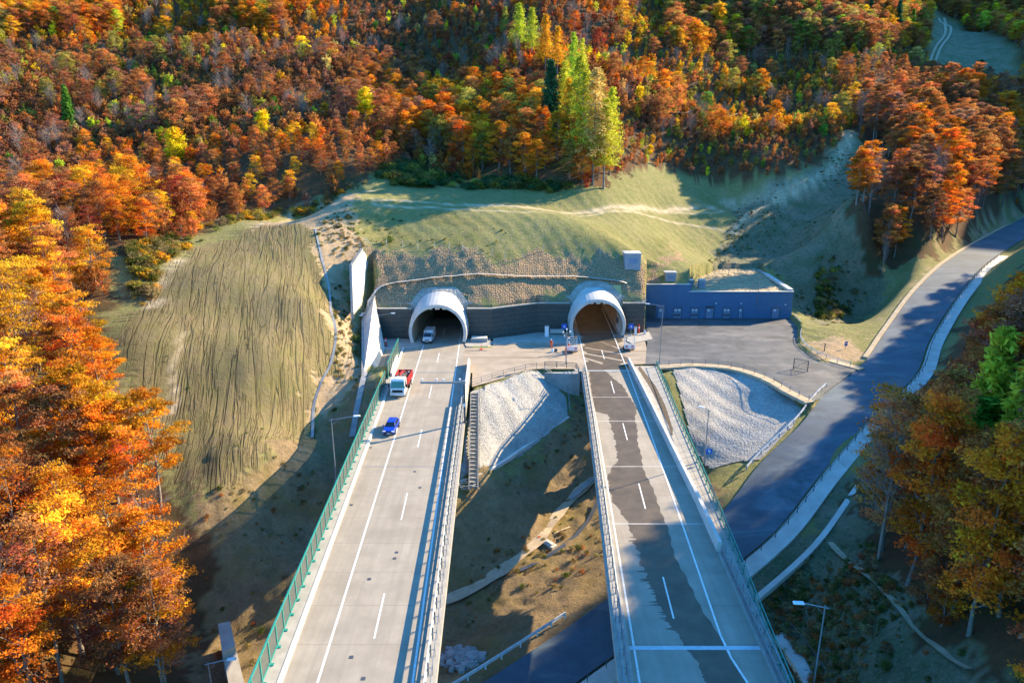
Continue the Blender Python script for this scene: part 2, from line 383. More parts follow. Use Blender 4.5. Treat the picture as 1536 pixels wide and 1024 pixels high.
# meadow and cut slope
for p in [(560,285,188),(700,300,185),(850,305,190),(1000,312,212),(1110,310,228),(1180,280,228),(1130,390,192),(1200,380,196),(1000,385,172),(700,265,205),(560,340,166),(700,345,163),(850,350,162),(960,350,179),(1060,345,207),
          (1150,340,212),(1220,330,216),(1060,385,187.5)]: Y(*p)
for x in (-28,-18,-8,2,12,22):
    yw = 140.8 if x < -7 else (145.8 if x > 4 else 143.2)
    W(x, yw+1.0, 7.3); W(x, yw+5.5, 10.9); W(x, yw+11.5, 15.6)
W(104,206,25); W(115,205,24); W(130,215,27); W(150,232,28); W(112,225,27); W(140,250,38); W(180,240,32); W(28,147,7.6); W(30,152,11.6); W(27,158,16.2); W(34,164,12); W(40,170,12); 
for p in [(-39.5,147,15.4),(-37.5,138,9.6),(-34,134,5.6),(-31,126,3.3),(-29,118,1.8),(-27,112,.6)]: W(*p)
# right: yard edge, pit, banks of the lower road
for p in [(1250,525,.9),(1240,465,-1.2),(1290,430,3.2),(1200,520,.2),(1290,545,0)]: Z(*p)
for p in [(1330,392,186),(1380,385,182),(1300,330,185),(1230,390,180),(1200,420,176),(1400,300,200),(1460,330,205),(1536,290,235)]: Y(*p)
for p in [(100.8,165.7,6.3),(107.5,160,6.3),(129,195.6,10),(135,189,10),(193,258,14.5),(199,250,14.5),(79.4,139.6,2),(85.5,134,2.2),(66.6,123.1,0),(73,117.5,0),(60.5,104,-1),
          (52,95,-2.2),(42.3,85.5,-4.4),(33.5,76.5,-7),(24,69.2,-9.2),(15.3,63.2,-11),(8,57.7,-12),(-6,47,-13.3)]: W(*p)
for p in [(1150,850,-9.4),(1250,800,-6.2),(1300,850,-5.0),(1220,930,-9),(1150,960,-11.5),(1350,930,-3.6),(1450,1000,-1.0),(1536,1000,2),(1400,760,-1.8),(1500,850,2.5)]: Z(*p)
for p in [(1350,640,-.6),(1450,600,3.5),(1536,600,8),(1450,500,5.2),(1536,480,10)]: Z(*p)
for p in [(85,90,12),(110,120,14),(130,150,17),(150,180,18),(110,60,18),(75,50,13),(70,20,10),(140,90,24),(190,150,34),(220,220,36),(260,120,60),(200,40,50),(300,300,75),(360,420,150),(400,500,200),(330,380,112),
          (45,30,-2),(20,30,-14),(0,30,-16),(-30,30,-17),(-60,20,-12),(-110,60,6),(-120,120,22),(-160,180,38),(-90,30,-4),(-260,300,80),(-420,520,190),(-300,420,140),(0,520,165),(200,560,190),(-200,560,185),(330,620,220),(0,640,220),(-450,640,230),(480,640,260),(430,420,190)]: W(*p)
CT = np.array(CT)
def rbf_fit(P, c=9.0, lam=.02):
    n = len(P); d2 = ((P[:, None, :2]-P[None, :, :2])**2).sum(2)
    K = np.sqrt(d2+c*c); K[np.arange(n), np.arange(n)] -= lam
    A = np.zeros((n+3, n+3)); A[:n, :n] = K; A[:n, n] = 1; A[:n, n+1:] = P[:, :2]; A[n, :n] = 1; A[n+1:, :n] = P[:, :2].T
    return np.linalg.solve(A, np.concatenate([P[:, 2], [0, 0, 0]])), c
RW, RC = rbf_fit(CT)
def rbf(x, y):
    x = np.asarray(x, float); sh = x.shape; x = x.ravel(); y = np.asarray(y, float).ravel(); o = np.empty_like(x)
    for i in range(0, len(x), 20000):
        a = x[i:i+20000]; b_ = y[i:i+20000]
        k = np.sqrt((a[:, None]-CT[None, :, 0])**2+(b_[:, None]-CT[None, :, 1])**2+RC*RC)
        o[i:i+20000] = k@RW[:len(CT)]+RW[-3]+RW[-2]*a+RW[-1]*b_
    return o.reshape(sh)
def inpoly(x, y, poly):
    r = np.zeros(np.shape(x), bool); n = len(poly)
    for i in range(n):
        x0, y0 = poly[i][:2]; x1, y1 = poly[(i+1) % n][:2]
        if y0 == y1: continue
        r ^= ((y0 > y) != (y1 > y)) & (x < (x1-x0)*(y-y0)/(y1-y0)+x0)
    return r
def polydist(x, y, line):            # distance to a polyline and the value of its third coordinate there
    best = np.full(np.shape(x), 1e9); val = np.zeros(np.shape(x))
    for (a, b_) in zip(line[:-1], line[1:]):
        dx, dy = b_[0]-a[0], b_[1]-a[1]; L2 = dx*dx+dy*dy
        t = np.clip(((x-a[0])*dx+(y-a[1])*dy)/L2, 0, 1)
        d = np.hypot(x-a[0]-t*dx, y-a[1]-t*dy); k = d < best
        best = np.where(k, d, best)
        if len(a) > 2: val = np.where(k, a[2]+t*(b_[2]-a[2]), val)
    return best, val
def sstep(a, b_, x):
    t = np.clip((x-a)/(b_-a), 0, 1); return t*t*(3-2*t)
# lower road: left and right edges, metre by metre
RL = [(193,258,14.5),(129,195.6,10),(100.8,165.7,6.3),(79.4,139.6,2),(66.6,123.1,0),(52.5,107.5,-.35),(44.7,98,-1.8),(35.9,90,-4.5),(28.2,81.2,-7),(19.5,74,-9.2),(11,68,-11),(4,62.5,-12),(-10,52,-13.2),(-34,36,-14)]
RR = [(199,250,14.5),(135,189,10),(107.5,160,6.3),(85.5,134,2),(73.5,117.5,0),(60,103.0,-.5),(52,95,-1.8),(42.3,85.5,-4.5),(33.5,76.5,-7),(24,69.2,-9.2),(15.3,63.2,-11),(8,57.7,-12),(-6,47,-13.2),(-30,31,-14)]
def densify(L, n=6):                 # Catmull-Rom
    P = [np.array(p, float) for p in L]; o = []
    for i in range(len(P)-1):
        p0, p1, p2, p3 = P[max(i-1, 0)], P[i], P[i+1], P[min(i+2, len(P)-1)]
        for k in range(n):
            t = k/n; o.append(tuple(.5*((2*p1)+(p2-p0)*t+(2*p0-5*p1+4*p2-p3)*t*t+(3*p1-p0-3*p2+p3)*t**3)))
    o.append(tuple(P[-1])); return o
RLd, RRd = densify(RL), densify(RR)
RCd = [tuple((np.array(a)+np.array(b_))/2) for a, b_ in zip(RLd, RRd)]
PLAT = [at(*p)[:2] for p in [(562,572)]]+[(-24.5,117.2),(-7,117.2)]+[at(*p)[:2] for p in [(708,580),(805,553),(866,553),(900,549),(985,548),(1100,550),(1165,572),(1215,607)]]+[(52,107),(66,122)]+\
       [at(*p)[:2] for p in [(1290,554),(1230,542),(1196,520),(1199,492),(1187,478)]]+[(66.3,158.45),(31.5,158.45),(29.0,146.2),(6.0,146.2),(-4.2,141.0),(-30.0,141.0)]
BLDG = [(42.2,158.4),(65.8,158.4),(67.8,185.4),(57,185.4),(50,177),(44.5,168),(42.2,162)]
UP = [atY(526,399,143), atY(543,374,150), atY(551,384,153), atY(553,440,147), atY(528.6,470,134)]
UPC = np.linalg.lstsq(np.array([(1, p[0], p[1]) for p in UP]), np.array([p[2] for p in UP]), rcond=None)[0]
UPW = [(UP[0][0]-.4,UP[0][1]),(UP[1][0]-.4,UP[1][1]+.8),(UP[2][0]+1.2,UP[2][1]+.8),(UP[3][0]+1.5,UP[3][1]),(UP[4][0]+1.5,UP[4][1]-3),(UP[4][0]-.4,UP[4][1]-1)]
def tz(x, y):
    x = np.asarray(x, float); y = np.asarray(y, float)
    z = rbf(x, y)
    amp = sstep(150, 260, y)
    z = z+amp*(2.2*np.sin(x*.045+y*.02)+1.6*np.sin(x*.09-y*.06+1.3)+1.2*np.cos(x*.02+y*.11))
    z = z+.07*np.sin(x*.7+1.3*np.sin(y*.4))*np.cos(y*.55+np.sin(x*.3))+.05*np.sin(x*1.7+y*.9)
    d, rz = polydist(x, y, RCd)
    z = np.where(d < 14, (rz-.22)+(z-rz+.22)*sstep(5.2, 13, d), z)
    u1 = (np.abs(x-(-11.6-(y-48)*.035)+.8) < 7.6) & (y < 118)
    u2 = (np.abs(x-np.interp(y, [20,141], [15.4,20.6])) < 7.6) & (y < 118)
    z = np.where(u1 | u2, np.minimum(z, -2.9), z)
    uw = inpoly(x, y, UPW); z = np.where(uw, np.minimum(z, UPC[0]+UPC[1]*x+UPC[2]*y-.3), z)
    z = np.where((x > -8.6) & (x < -4.6) & (y > 106) & (y < 118.5), np.minimum(z, -.5), z)
    pl = inpoly(x, y, PLAT); z = np.where(pl, -.22, z)
    z = np.where(inpoly(x, y, BLDG), np.minimum(z, 5.4), z)
    z = np.where((x > 31.2) & (x < 43) & (y > 158.3) & (y < 166), np.minimum(z, 7.8+.55*(y-159.5)), z)
    return z
def hit(px, py, tmax=900):           # first meeting of a sight line with the terrain
    d = ray(px, py); d = d/np.linalg.norm(d); t = np.arange(25, tmax, .5)
    X, Y_, Zz = d[0]*t, d[1]*t, H+d[2]*t
    k = np.where(tz(X, Y_) > Zz)[0]
    i = k[0] if len(k) else len(t)-1
    return (float(X[i]), float(Y_[i]), float(Zz[i]))
def hits(L): return [hit(*p) for p in L]
for p in [(707,592,-.4),(760,572,-.4),(805,560,-.4),(829,572,-2.2),(705,650,-4.2),(760,640,-4.6),(690,715,-7.3),(740,700,-7.4),(852,626,-5.6),(800,640,-5.6),
          (1012,562,-.6),(1100,562,-.6),(1160,582,-.7),(1012,614,-3.0),(1100,610,-2.9),(1185,602,-1.5),(1045,690,-6.6),(1110,690,-5.4),(1030,650,-4.8),(1150,640,-3.0),
          (1075,745,-7.4),(720,745,-9.0)]:
    CT = np.vstack([CT, at(*p)])
RW, RC = rbf_fit(CT)
# ------------------------------------------------------------------ areas on the ground (outlines laid on the terrain, in world x-y)
def area(L): return [h[:2] for h in hits(L)]
OPEN = area([(205,690),(165,610),(150,530),(165,450),(165,405),(250,372),(330,335),(420,315),(520,285),(565,264),(620,250),(760,273),(880,284),(915,276),(940,258),(1000,252),(1090,268),(1160,268),(1220,255),(1258,215),(1285,190),
             (1288,260),(1275,330),(1285,385),(1330,408),(1400,385),(1536,302)])+[(215,262),(215,240)]+area([(1536,410),(1440,500),(1392,575),(1320,680),(1290,740),(1300,860),(1390,930),(1480,990)])+[(30,38),(-24,38)]+area([(292,1010),(285,930),(330,850),(300,760)])
VALLEY = area([(1398,10),(1445,38),(1536,95),(1536,150),(1450,118),(1405,108),(1385,85)])
FIELD = area([(472,338),(385,340),(300,374),(214,424),(188,445),(178,520),(195,610),(240,690),(325,735),(400,700),(450,660),(470,640),(482,590),(507,540),(499,470),(487,400)])
PINK = [area(L) for L in ([(472,338),(522,308),(548,372),(530,395),(528,480),(546,575),(470,640),(482,590),(507,540),(499,470),(487,400)],
        [(380,332),(520,292),(525,308),(472,340),(385,342)],[(1232,545),(1205,520),(1225,505),(1275,510),(1295,520),(1270,550)],[(1300,520),(1380,420),(1450,360),(1536,305),(1536,322),(1440,372),(1380,425),(1325,495)])]
ROCK = area([(548,375),(640,379),(770,396),(800,388),(850,374),(900,386),(935,405),(1000,400)])+[(44,186),(42,168),(31,163),(30,146.4),(6,146.0),(-4,141),(-30,140),(-31,146)]
LUSH = [area(L) for L in ([(524,314),(600,310),(680,318),(765,345),(745,386),(640,373),(552,368)],[(850,345),(930,342),(1010,360),(1000,385),(960,388),(890,372)],[(1190,380),(1270,370),(1290,420),(1230,450)])]
SOIL = [area([(552,575),(470,642),(400,705),(330,725),(300,780),(285,930)])+[(-30,40),(20,40)]+area([(940,980),(1085,770),(1060,705),(1020,640),(870,600),(852,632),(740,708),(690,730)])+[(-12,112)]]
SHADED_GRASS = [area(L) for L in ([(1110,310),(1200,270),(1285,200),(1290,300),(1330,405),(1240,490),(1190,450),(1150,405),(1060,392)],[(1120,845),(1310,690),(1320,860),(1400,930),(1500,1010)])]  # grass areas lying in shade, given the darker painted tone
SHADED_GRASS[1] += [(34,38),(22,38),(24,62)]
GRAVEL = area([(708,588),(805,557),(822,560),(850,600),(852,626),(740,702),(690,722),(700,650)])
GRAVEL_R = area([(1008,553),(1100,555),(1165,578),(1205,603),(1190,640),(1140,690),(1065,705),(1035,655)])
# ------------------------------------------------------------------ terrain mesh
def axis(parts):
    o = []
    for a, b_, st in parts: o += list(np.arange(a, b_, st))
    return np.array(o)
gx = axis([(-520,-150,9),(-150,-60,2.5),(-60,-44,1.0),(-44,70,.55),(70,150,1.2),(150,220,3),(220,520.1,9)])
gy = axis([(26,44,1),(44,218,.55),(218,330,3),(330,680.1,8)])
GX, GY = np.meshgrid(gx, gy); GZ = tz(GX, GY)
jx = GX+1.3*np.sin(GY*.37+GX*.21)+.8*np.sin(GY*.9+GX*.31)+.6*RNG.normal(size=GX.shape); jy = GY+1.3*np.cos(GX*.33+GY*.17)+.8*np.cos(GX*.8+GY*.27)+.6*RNG.normal(size=GX.shape)
def mask(polys):
    if isinstance(polys[0], tuple): polys = [polys]
    r = np.zeros(GX.shape, bool)
    for p in polys: r |= inpoly(jx, jy, p)
    return r.astype(np.float32).ravel()
msk = {'field': mask(FIELD), 'pink': mask(PINK), 'rock': mask(ROCK), 'lush': mask(LUSH), 'soil': mask(SOIL), 'shaded_grass': mask(SHADED_GRASS)}
fl = 1-np.clip(mask(OPEN)+mask(VALLEY), 0, 1); msk['floor'] = fl
msk['shaded_grass'] = np.clip(msk['shaded_grass']+mask(VALLEY), 0, 1)  # far valley ground takes the same painted shade tone
RUTS = [[(560,300),(620,303),(700,308),(800,312),(900,314),(1000,316),(1060,312),(1130,296),(1200,282),(1240,258),(1268,215)],
                     [(560,306),(640,311),(720,316),(820,319),(900,320),(980,326),(1040,338),(1110,352)],
                     [(1000,318),(1060,320),(1130,306),(1210,288),(1252,258),(1276,215)]]
rm = np.zeros(GX.shape)
for L in RUTS+[[(390,336),(440,318),(500,298),(560,287)],[(386,340),(440,323),(500,303)],[(300,378),(262,395),(238,430),(228,470)],[(275,500),(262,560),(262,620)]]:
    dd, _ = polydist(GX+.25*np.sin(GY*.8), GY+.25*np.sin(GX*.7), [tuple(p[:2]) for p in densify([h[:2] for h in hits(L)], 6)]); rm = np.maximum(rm, np.clip(1.25-dd/.62, 0, 1)*(.75+.25*np.sin(GX*1.1+GY*.6)))
for L, w_ in (([(700,308),(800,313),(900,316),(1000,317),(1060,312)],1.5),([(1090,306),(1130,298),(1190,284),(1235,262),(1262,228),(1282,198)],2.6),([(1100,345),(1130,318),(1180,296)],1.6)):
    dd, _ = polydist(GX+.4*np.sin(GY*.5), GY+.4*np.sin(GX*.6), densify([h[:2] for h in hits(L)], 6)); rm = np.maximum(rm, np.clip(1.3-dd/w_, 0, 1)*(.62+.3*np.sin(dd*4.5)))
msk['lush'] = (msk['lush'].reshape(GX.shape)*np.clip(.55+.5*np.sin(GX*.35+1.1*np.sin(GY*.3))+.4*np.sin(GY*.5+GX*.13)+.3*RNG.normal(size=GX.shape), 0, 1)).astype(np.float32).ravel()
msk['rut'] = rm.astype(np.float32).ravel()
gr = np.clip(inpoly(GX, GY, GRAVEL)+inpoly(GX, GY, GRAVEL_R)*1, 0, 1)
ny, nx = GX.shape
idx = np.arange(nx*ny).reshape(ny, nx)
quads = np.stack([idx[:-1,:-1], idx[:-1,1:], idx[1:,1:], idx[1:,:-1]], -1).reshape(-1, 4)
cxx = (GX[:-1,:-1]+GX[1:,1:]).ravel()/2; cyy = (GY[:-1,:-1]+GY[1:,1:]).ravel()/2
# openings for the two bores
def hole(xc, y0, y1, hw): return (np.abs(cxx-xc) < hw) & (cyy > y0) & (cyy < y1)
LT, RT = -15.4, 18.4
LY, RY = 136.4, 141.5                 # front edges of the two portals
quads = quads[~(hole(LT, 139.6, 143.6, 6.0) | hole(RT, 145.0, 149.6, 6.0))]
def grid_mesh(name, V, F, m, attrs=None, smooth=True):
    me = bpy.data.meshes.new(name); me.vertices.add(len(V)); me.vertices.foreach_set('co', np.asarray(V, np.float32).ravel())
    k = F.shape[1]; me.loops.add(F.size); me.loops.foreach_set('vertex_index', F.ravel().astype(np.int32))
    me.polygons.add(len(F)); me.polygons.foreach_set('loop_start', np.arange(0, F.size, k, dtype=np.int32))
    me.polygons.foreach_set('loop_total', np.full(len(F), k, np.int32)); me.polygons.foreach_set('use_smooth', np.full(len(F), smooth, bool))
    for n_, (dom, a) in (attrs or {}).items():
        at_ = me.attributes.new(n_, 'FLOAT', dom); at_.data.foreach_set('value', np.asarray(a, np.float32))
    me.update(calc_edges=True); me.materials.append(m)
    o = bpy.data.objects.new(name, me); COL.objects.link(o); return o
rg = RNG.random(GX.shape); rg2 = (rg+np.roll(rg,1,0)+np.roll(rg,1,1)+np.roll(rg,-1,0)+np.roll(rg,-1,1))/5-.5
near = (GY < 230) & (np.abs(GX) < 160) & ~inpoly(GX, GY, PLAT) & (polydist(GX, GY, RCd)[0] > 6)
amp_ = .22+.5*msk['soil'].reshape(GX.shape)+.35*msk['shaded_grass'].reshape(GX.shape)+.3*msk['rock'].reshape(GX.shape)
GZ = GZ+np.where(near, rg2*amp_, 0)
V = np.stack([GX.ravel(), GY.ravel(), GZ.ravel()], 1)
tag(grid_mesh('terrain', V, quads, M['terrain'], {k: ('POINT', a) for k, a in msk.items()}), kind='structure')
# pale stone pitching of the two abutment slopes: fine bumpy sheets just above the terrain
def stone_sheet(name, poly, m, st=.28, lift=.10, rough=.045):
    xs = np.array([p[0] for p in poly]); ys = np.array([p[1] for p in poly])
    X, Yy = np.meshgrid(np.arange(xs.min()-st, xs.max()+st*2, st), np.arange(ys.min()-st, ys.max()+st*2, st))
    Zz = tz(X, Yy)+lift+rough*(RNG.random(X.shape)-.35)
    n1, n2 = X.shape; id_ = np.arange(n1*n2).reshape(n1, n2)
    q = np.stack([id_[:-1,:-1], id_[:-1,1:], id_[1:,1:], id_[1:,:-1]], -1).reshape(-1, 4)
    cx = (X[:-1,:-1]+X[1:,1:]).ravel()/2; cy = (Yy[:-1,:-1]+Yy[1:,1:]).ravel()/2
    q = q[inpoly(cx, cy, poly)]; u, inv = np.unique(q, return_inverse=True)
    VV = np.stack([X.ravel(), Yy.ravel(), Zz.ravel()], 1)[u]
    return tag(grid_mesh(name, VV, inv.reshape(-1, 4), m, smooth=False), kind='structure')
stone_sheet('gravel_slope', GRAVEL, M['gravel']); stone_sheet('gravel_mound', GRAVEL_R, M['gravel_dark'])
# ------------------------------------------------------------------ drapes: strips that follow the terrain
def drape(L, width, dz=.06, step=1.0, world=False, zfun=None):
    P = [np.array(p[:2], float) for p in (L if world else hits(L))]
    D = densify([tuple(p) for p in P], 8); out = [D[0]]
    for p in D[1:]:
        if math.hypot(p[0]-out[-1][0], p[1]-out[-1][1]) > step: out.append(p)
    A, B = [], []; P = np.array(out)
    for i in range(len(P)):
        d = P[min(i+1, len(P)-1)]-P[max(i-1, 0)]; d = d/(np.hypot(*d)+1e-9)
        w = width*(1+.25*math.sin(i*1.3)+.15*math.sin(i*.37)) if dz < .1 else width
        for s_, O in ((-1, A), (1, B)):
            q = P[i]+s_*np.array([d[1], -d[0]])*w/2; O.append(q)
    za = tz(np.array(A)[:, 0], np.array(A)[:, 1]); zb = tz(np.array(B)[:, 0], np.array(B)[:, 1]); zz = np.maximum(za, zb)+dz
    return [(a[0], a[1], z) for a, z in zip(A, zz)], [(b_[0], b_[1], z) for b_, z in zip(B, zz)]
def track(name, lines, w, m, dz=.06, kind='structure'):
    mb = MB()
    for L in lines: mb.strip(*drape(L, w, dz))
    return tag(mb.build(name, m), kind=kind)
track('hill_track', [[(1392,105),(1400,80),(1413,60),(1418,45),(1408,30)],[(1399,107),(1408,80),(1421,60),(1426,44),(1416,29)]], 1.4, M['sand'], .3)
track('forest_track', [[(985,178),(1020,179),(1060,181),(1100,178)]], 4.5, M['sand'], .5)
track('slope_path', [[(1245,815),(1290,860),(1327,894),(1376,952),(1459,1018)]], .7, M['rut'], .05)
track('drain_channel', [[(897,752),(880,785),(852,815),(815,840),(780,858)]], .6, M['dark_steel'], .12)
track('sand_path', [[(665,905),(720,880),(770,845),(812,810),(842,768),(872,735),(905,712)]], 1.5, M['sand'], .09)
# ------------------------------------------------------------------ yard, platform, lower road
from mathutils.geometry import tessellate_polygon
def sheet(name, poly, z, m):
    P = [Vector((p[0], p[1], 0)) for p in poly]; mb = MB()
    mb.add([(p[0], p[1], z) for p in poly], [tuple(t) for t in tessellate_polygon([P])])
    return tag(mb.build(name, m), kind='structure')
E_ = [at(*p)[:2] for p in [(562,572),(577,548)]]
sheet('platform', [(-27.0,112.5),(-21.6,117.5),(-7.2,117.5)]+[at(*p)[:2] for p in [(708,580),(805,553),(866,553),(900,549),(975,545)]]+[(30.5,157.5),(29.3,147),(29.3,146),(6,146),(-4.2,141),(-30,141)], -.02, M['platform'])
sheet('yard', [at(*p)[:2] for p in [(968,546),(1000,547),(1100,549),(1165,570),(1215,604)]]+[at(*p)[:2] for p in [(1286,553),(1230,541),(1198,519),(1200,492),(1188,478)]]+[(66.6,157.8),(31.4,157.8)]+[at(*p)[:2] for p in [(972,500)]], -.012, M['asphalt'])
lr = MB(); lr.strip([(a[0], a[1], a[2]+.02) for a in RLd], [(b_[0], b_[1], b_[2]+.02) for b_ in RRd]); tag(lr.build('lower_road', M['road_asphalt']), kind='structure')
def lin(a, b_, n): return [tuple(np.array(a)+(np.array(b_)-np.array(a))*k/n) for k in range(n+1)]
tag(MB().strip(lin(at(1286,553,-.012), at(1215,604,-.012), 7), [(p[0], p[1], p[2]+.03) for p in RLd[24:32]]).build('yard_ramp', M['road_asphalt']), kind='structure')
def off(line, o, dz=0.0):             # a line shifted o metres to its right
    P = [np.array(p, float) for p in line]; r = []
    for i, p in enumerate(P):
        d = P[min(i+1, len(P)-1)]-P[max(i-1, 0)]; l = math.hypot(d[0], d[1])
        r.append((p[0]+d[1]/l*o, p[1]-d[0]/l*o, p[2]+dz))
    return r
i0 = 30                               # junction index in the dense edge lines
# walkway on the outer side of the lower road (RR runs towards the camera, so its right hand is the road side)
wk = [(p[0], p[1], p[2]+.04) for p in RRd[6:]]
tag(MB().sweep(wk, [(-.35,-.5),(-.35,.12),(-2.5,.12),(-2.5,-.5)]).build('walkway', M['white_concrete']), kind='structure')
tag(MB().sweep(wk[14:52], [(-4.6,-.45),(-4.6,.1),(-5.3,.16),(-5.3,-.45)]).build('drain_gutter', M['white_concrete']), kind='structure')
tag(MB().sweep(RLd[0:24], [(.1,-.3),(.1,.18),(.95,.2),(.95,-.3)]).build('kerb', M['sand']), kind='structure')
# paths with raised kerbs round the yard
def hz(L, z=0.0): return [at(p[0], p[1], z) for p in L]
p1 = densify(hz([(985,549),(1040,546),(1100,551),(1150,566),(1190,588),(1221,603)]), 6)
p1 += [(a[0]-.6, a[1]+.4, a[2]+.05) for a in RLd[31:46]]
tag(MB().sweep(p1[:31], [(-.1,-.3),(-.1,.13),(1.7,.13),(1.7,-.3)]).build('yard_path', M['sand']), kind='structure')
p2 = densify(hz([(1189,477),(1200,492),(1198,510),(1213,528),(1240,541),(1290,555)]), 6)
tag(MB().sweep(p2, [(.1,-.3),(.1,.13),(-1.7,.13),(-1.7,-.3)]).build('yard_path', M['sand']), kind='structure')
# ------------------------------------------------------------------ left viaduct
def lx(y): return -11.6-(y-48)*.035
def lpath(y0, y1, o, z=0.0, st=4.0):
    n = max(2, int(abs(y1-y0)/st)+1); return [(lx(y)+(o(y) if callable(o) else o), y, z) for y in np.linspace(y0, y1, n)]
kerbL = lambda y: -6.5-(y-43)*.0115
barL = lambda y: -7.75-(y-44)*.004
edgeLL = lambda y: barL(y)-.45
edgeLR = lambda y: 5.6+(y-43)*.012
Y0 = 22.0
def band(y0, y1, oa, ob, z, st=4.0):
    f = lambda o: (o if callable(o) else (lambda y: o))
    mb = MB(); return mb.strip(lpath(y0, y1, f(oa), z, st), lpath(y0, y1, f(ob), z, st))
va = thing('viaduct', (lx(70), 70, 0), 'pale dry concrete viaduct carrying the white van, the truck and the blue car', 'viaduct')
mb = MB()
for y0, y1 in ((Y0, 117.6),):
    A = lpath(y0, y1, edgeLL, -.03); B = lpath(y0, y1, edgeLR, -.03)
    n = len(A); vs = []
    for a, b_ in zip(A, B):
        w = b_[0]-a[0]
        vs += [(a[0], a[1], a[2]), (b_[0], b_[1], b_[2]), (b_[0], b_[1], -.38), (b_[0]-2.8, b_[1], -.75), (b_[0]-3.6, b_[1], -2.5), (a[0]+3.6, a[1], -2.5), (a[0]+2.8, a[1], -.75), (a[0], a[1], -.38)]
    fs = [(i*8+k, i*8+(k+1) % 8, i*8+8+(k+1) % 8, i*8+8+k) for i in range(n-1) for k in range(8)]
    mb.add(vs, fs); mb.add(vs[:8], [tuple(range(8))]); mb.add(vs[-8:], [tuple(range(8))])
mb.build('deck', M['concrete'], va)
band(Y0, 158, kerbL, lambda y: edgeLR(min(y, 117))-1.25 if y < 118 else 5.0, .0).build('carriageway', M['road'], va)
mb = MB(); mb.sweep(lpath(Y0, 126, lambda y: (kerbL(y)+barL(y))/2), [(-.62,-.02),(-.62,.20),(.42,.20),(.42,-.02)]); mb.build('verge', M['concrete'], va)
mb = MB(); mb.sweep(lpath(Y0, 133, kerbL), [(-.16,-.02),(-.16,.24),(.16,.22),(.20,-.02)]); mb.build('kerb', M['white_concrete'], va)
mb = MB(); mb.sweep(lpath(Y0, 117.4, lambda y: edgeLR(y)-.62), [(-.62,-.02),(-.62,.18),(.6,.18),(.6,-.5),(.5,-.5),(.5,-.02)]); mb.build('edge_beam', M['concrete'], va)
mb = MB(); mb.sweep(lpath(102, 122.5, lambda y: edgeLR(y)-.45), [(-.22,.18),(-.16,1.25),(.16,1.25),(.22,.18)]); mb.build('parapet', M['white_concrete'], va)
for o, w in ((-3.6, .13), (3.75, .12)):
    band(Y0, 150, o-w/2-.03, o+w/2+.03, .005).build('edge_line', M['paint_white'], va)
for k in range(7):
    y0 = 29.4+18.85*k; band(y0, y0+6, -.075, .075, .005, 2).build('lane_dash', M['paint_white'], va)
for y in (117.6, 80.0):
    band(y, y+.22 if y > 100 else y+.1, kerbL, lambda yy: edgeLR(min(yy, 117))-1.25, .008, 1).build('expansion_joint', M['steel'], va)
for y in (58, 96):
    x = lx(y)-1.2; g = float(tz(np.array([x]), np.array([y]))[0])
    mb = MB(); mb.box((x, y, (g-2-2.5)/2), (5.2, 1.8, -2.5-g+2)); mb.build('pier', M['concrete'], va)
for k, (px, py) in enumerate([(630,731),(622,707),(595,828),(592,837),(545,1017),(554,868),(527,985),(527,757),(556,671)]):
    x, y, _ = at(px, py, 0); mb = MB(); mb.box((x, y, .012), (.34, .34, .02)); mb.build('gully_grate', M['dark_steel'], va)
# ------------------------------------------------------------------ green noise barrier on its left edge
nbr = thing('noise_barrier', (lx(70)+barL(70), 70, .2), 'green framed noise barrier of clear panels along the pale viaduct', 'noise barrier')
def bl(y, z): return (lx(y)+barL(y), y, z)
ys = list(np.arange(27.0, 113.0, 2.0))
for y in ys:
    mb = MB(); mb.box((bl(y,0)[0], y, 1.35), (.15, .13, 2.45)); mb.box((bl(y,0)[0]+.14, y, .24), (.34, .26, .07)); mb.build('post', M['green_steel'], nbr)
for a, b_ in zip(ys[:-1], ys[1:]):
    mb = MB(); mb.beam(bl(a+.08, 1.42), bl(b_-.08, 1.42), .03, 1.95); mb.build('clear_panel', M['panel'], nbr)
for z, h in ((2.5, .13), (.40, .14)):
    mb = MB()
    for a, b_ in zip(ys[:-1], ys[1:]): mb.beam(bl(a, z), bl(b_, z), .12, h)
    mb.build('rail', M['green_steel'], nbr)
# taller end leaves of the barrier beside the wing wall
eb = thing('noise_barrier', (lx(121)+barL(121), 121, .0), 'short run of taller green barrier panels by the lit wing wall', 'noise barrier')
ys2 = [113.6, 116.2, 118.8, 121.4, 124, 126.6, 129.2]
for y in ys2:
    mb = MB(); mb.box((bl(y,0)[0]+.1, y, 1.6), (.18, .16, 3.2)); mb.build('post', M['green_steel'], eb)
for a, b_ in zip(ys2[:-1], ys2[1:]):
    mb = MB(); mb.beam((bl(a,0)[0]+.1, a+.09, 1.7), (bl(b_,0)[0]+.1, b_-.09, 1.7), .04, 2.6); mb.build('clear_panel', M['panel'], eb)
    for z in (3.08, .36): MB().beam((bl(a,0)[0]+.1, a, z), (bl(b_,0)[0]+.1, b_, z), .12, .12).build('rail', M['green_steel'], eb)
# white concrete barrier beside the truck
tb = MB(); tb.sweep([at(587,566,0), at(592,545,0), at(596,530,0)], [(-.3,0),(-.14,.9),(.14,.9),(.3,0)])
tag(tb.build('safety_barrier', M['white_concrete']), 'low white concrete safety barrier between the truck and the lit wing wall', 'barrier')
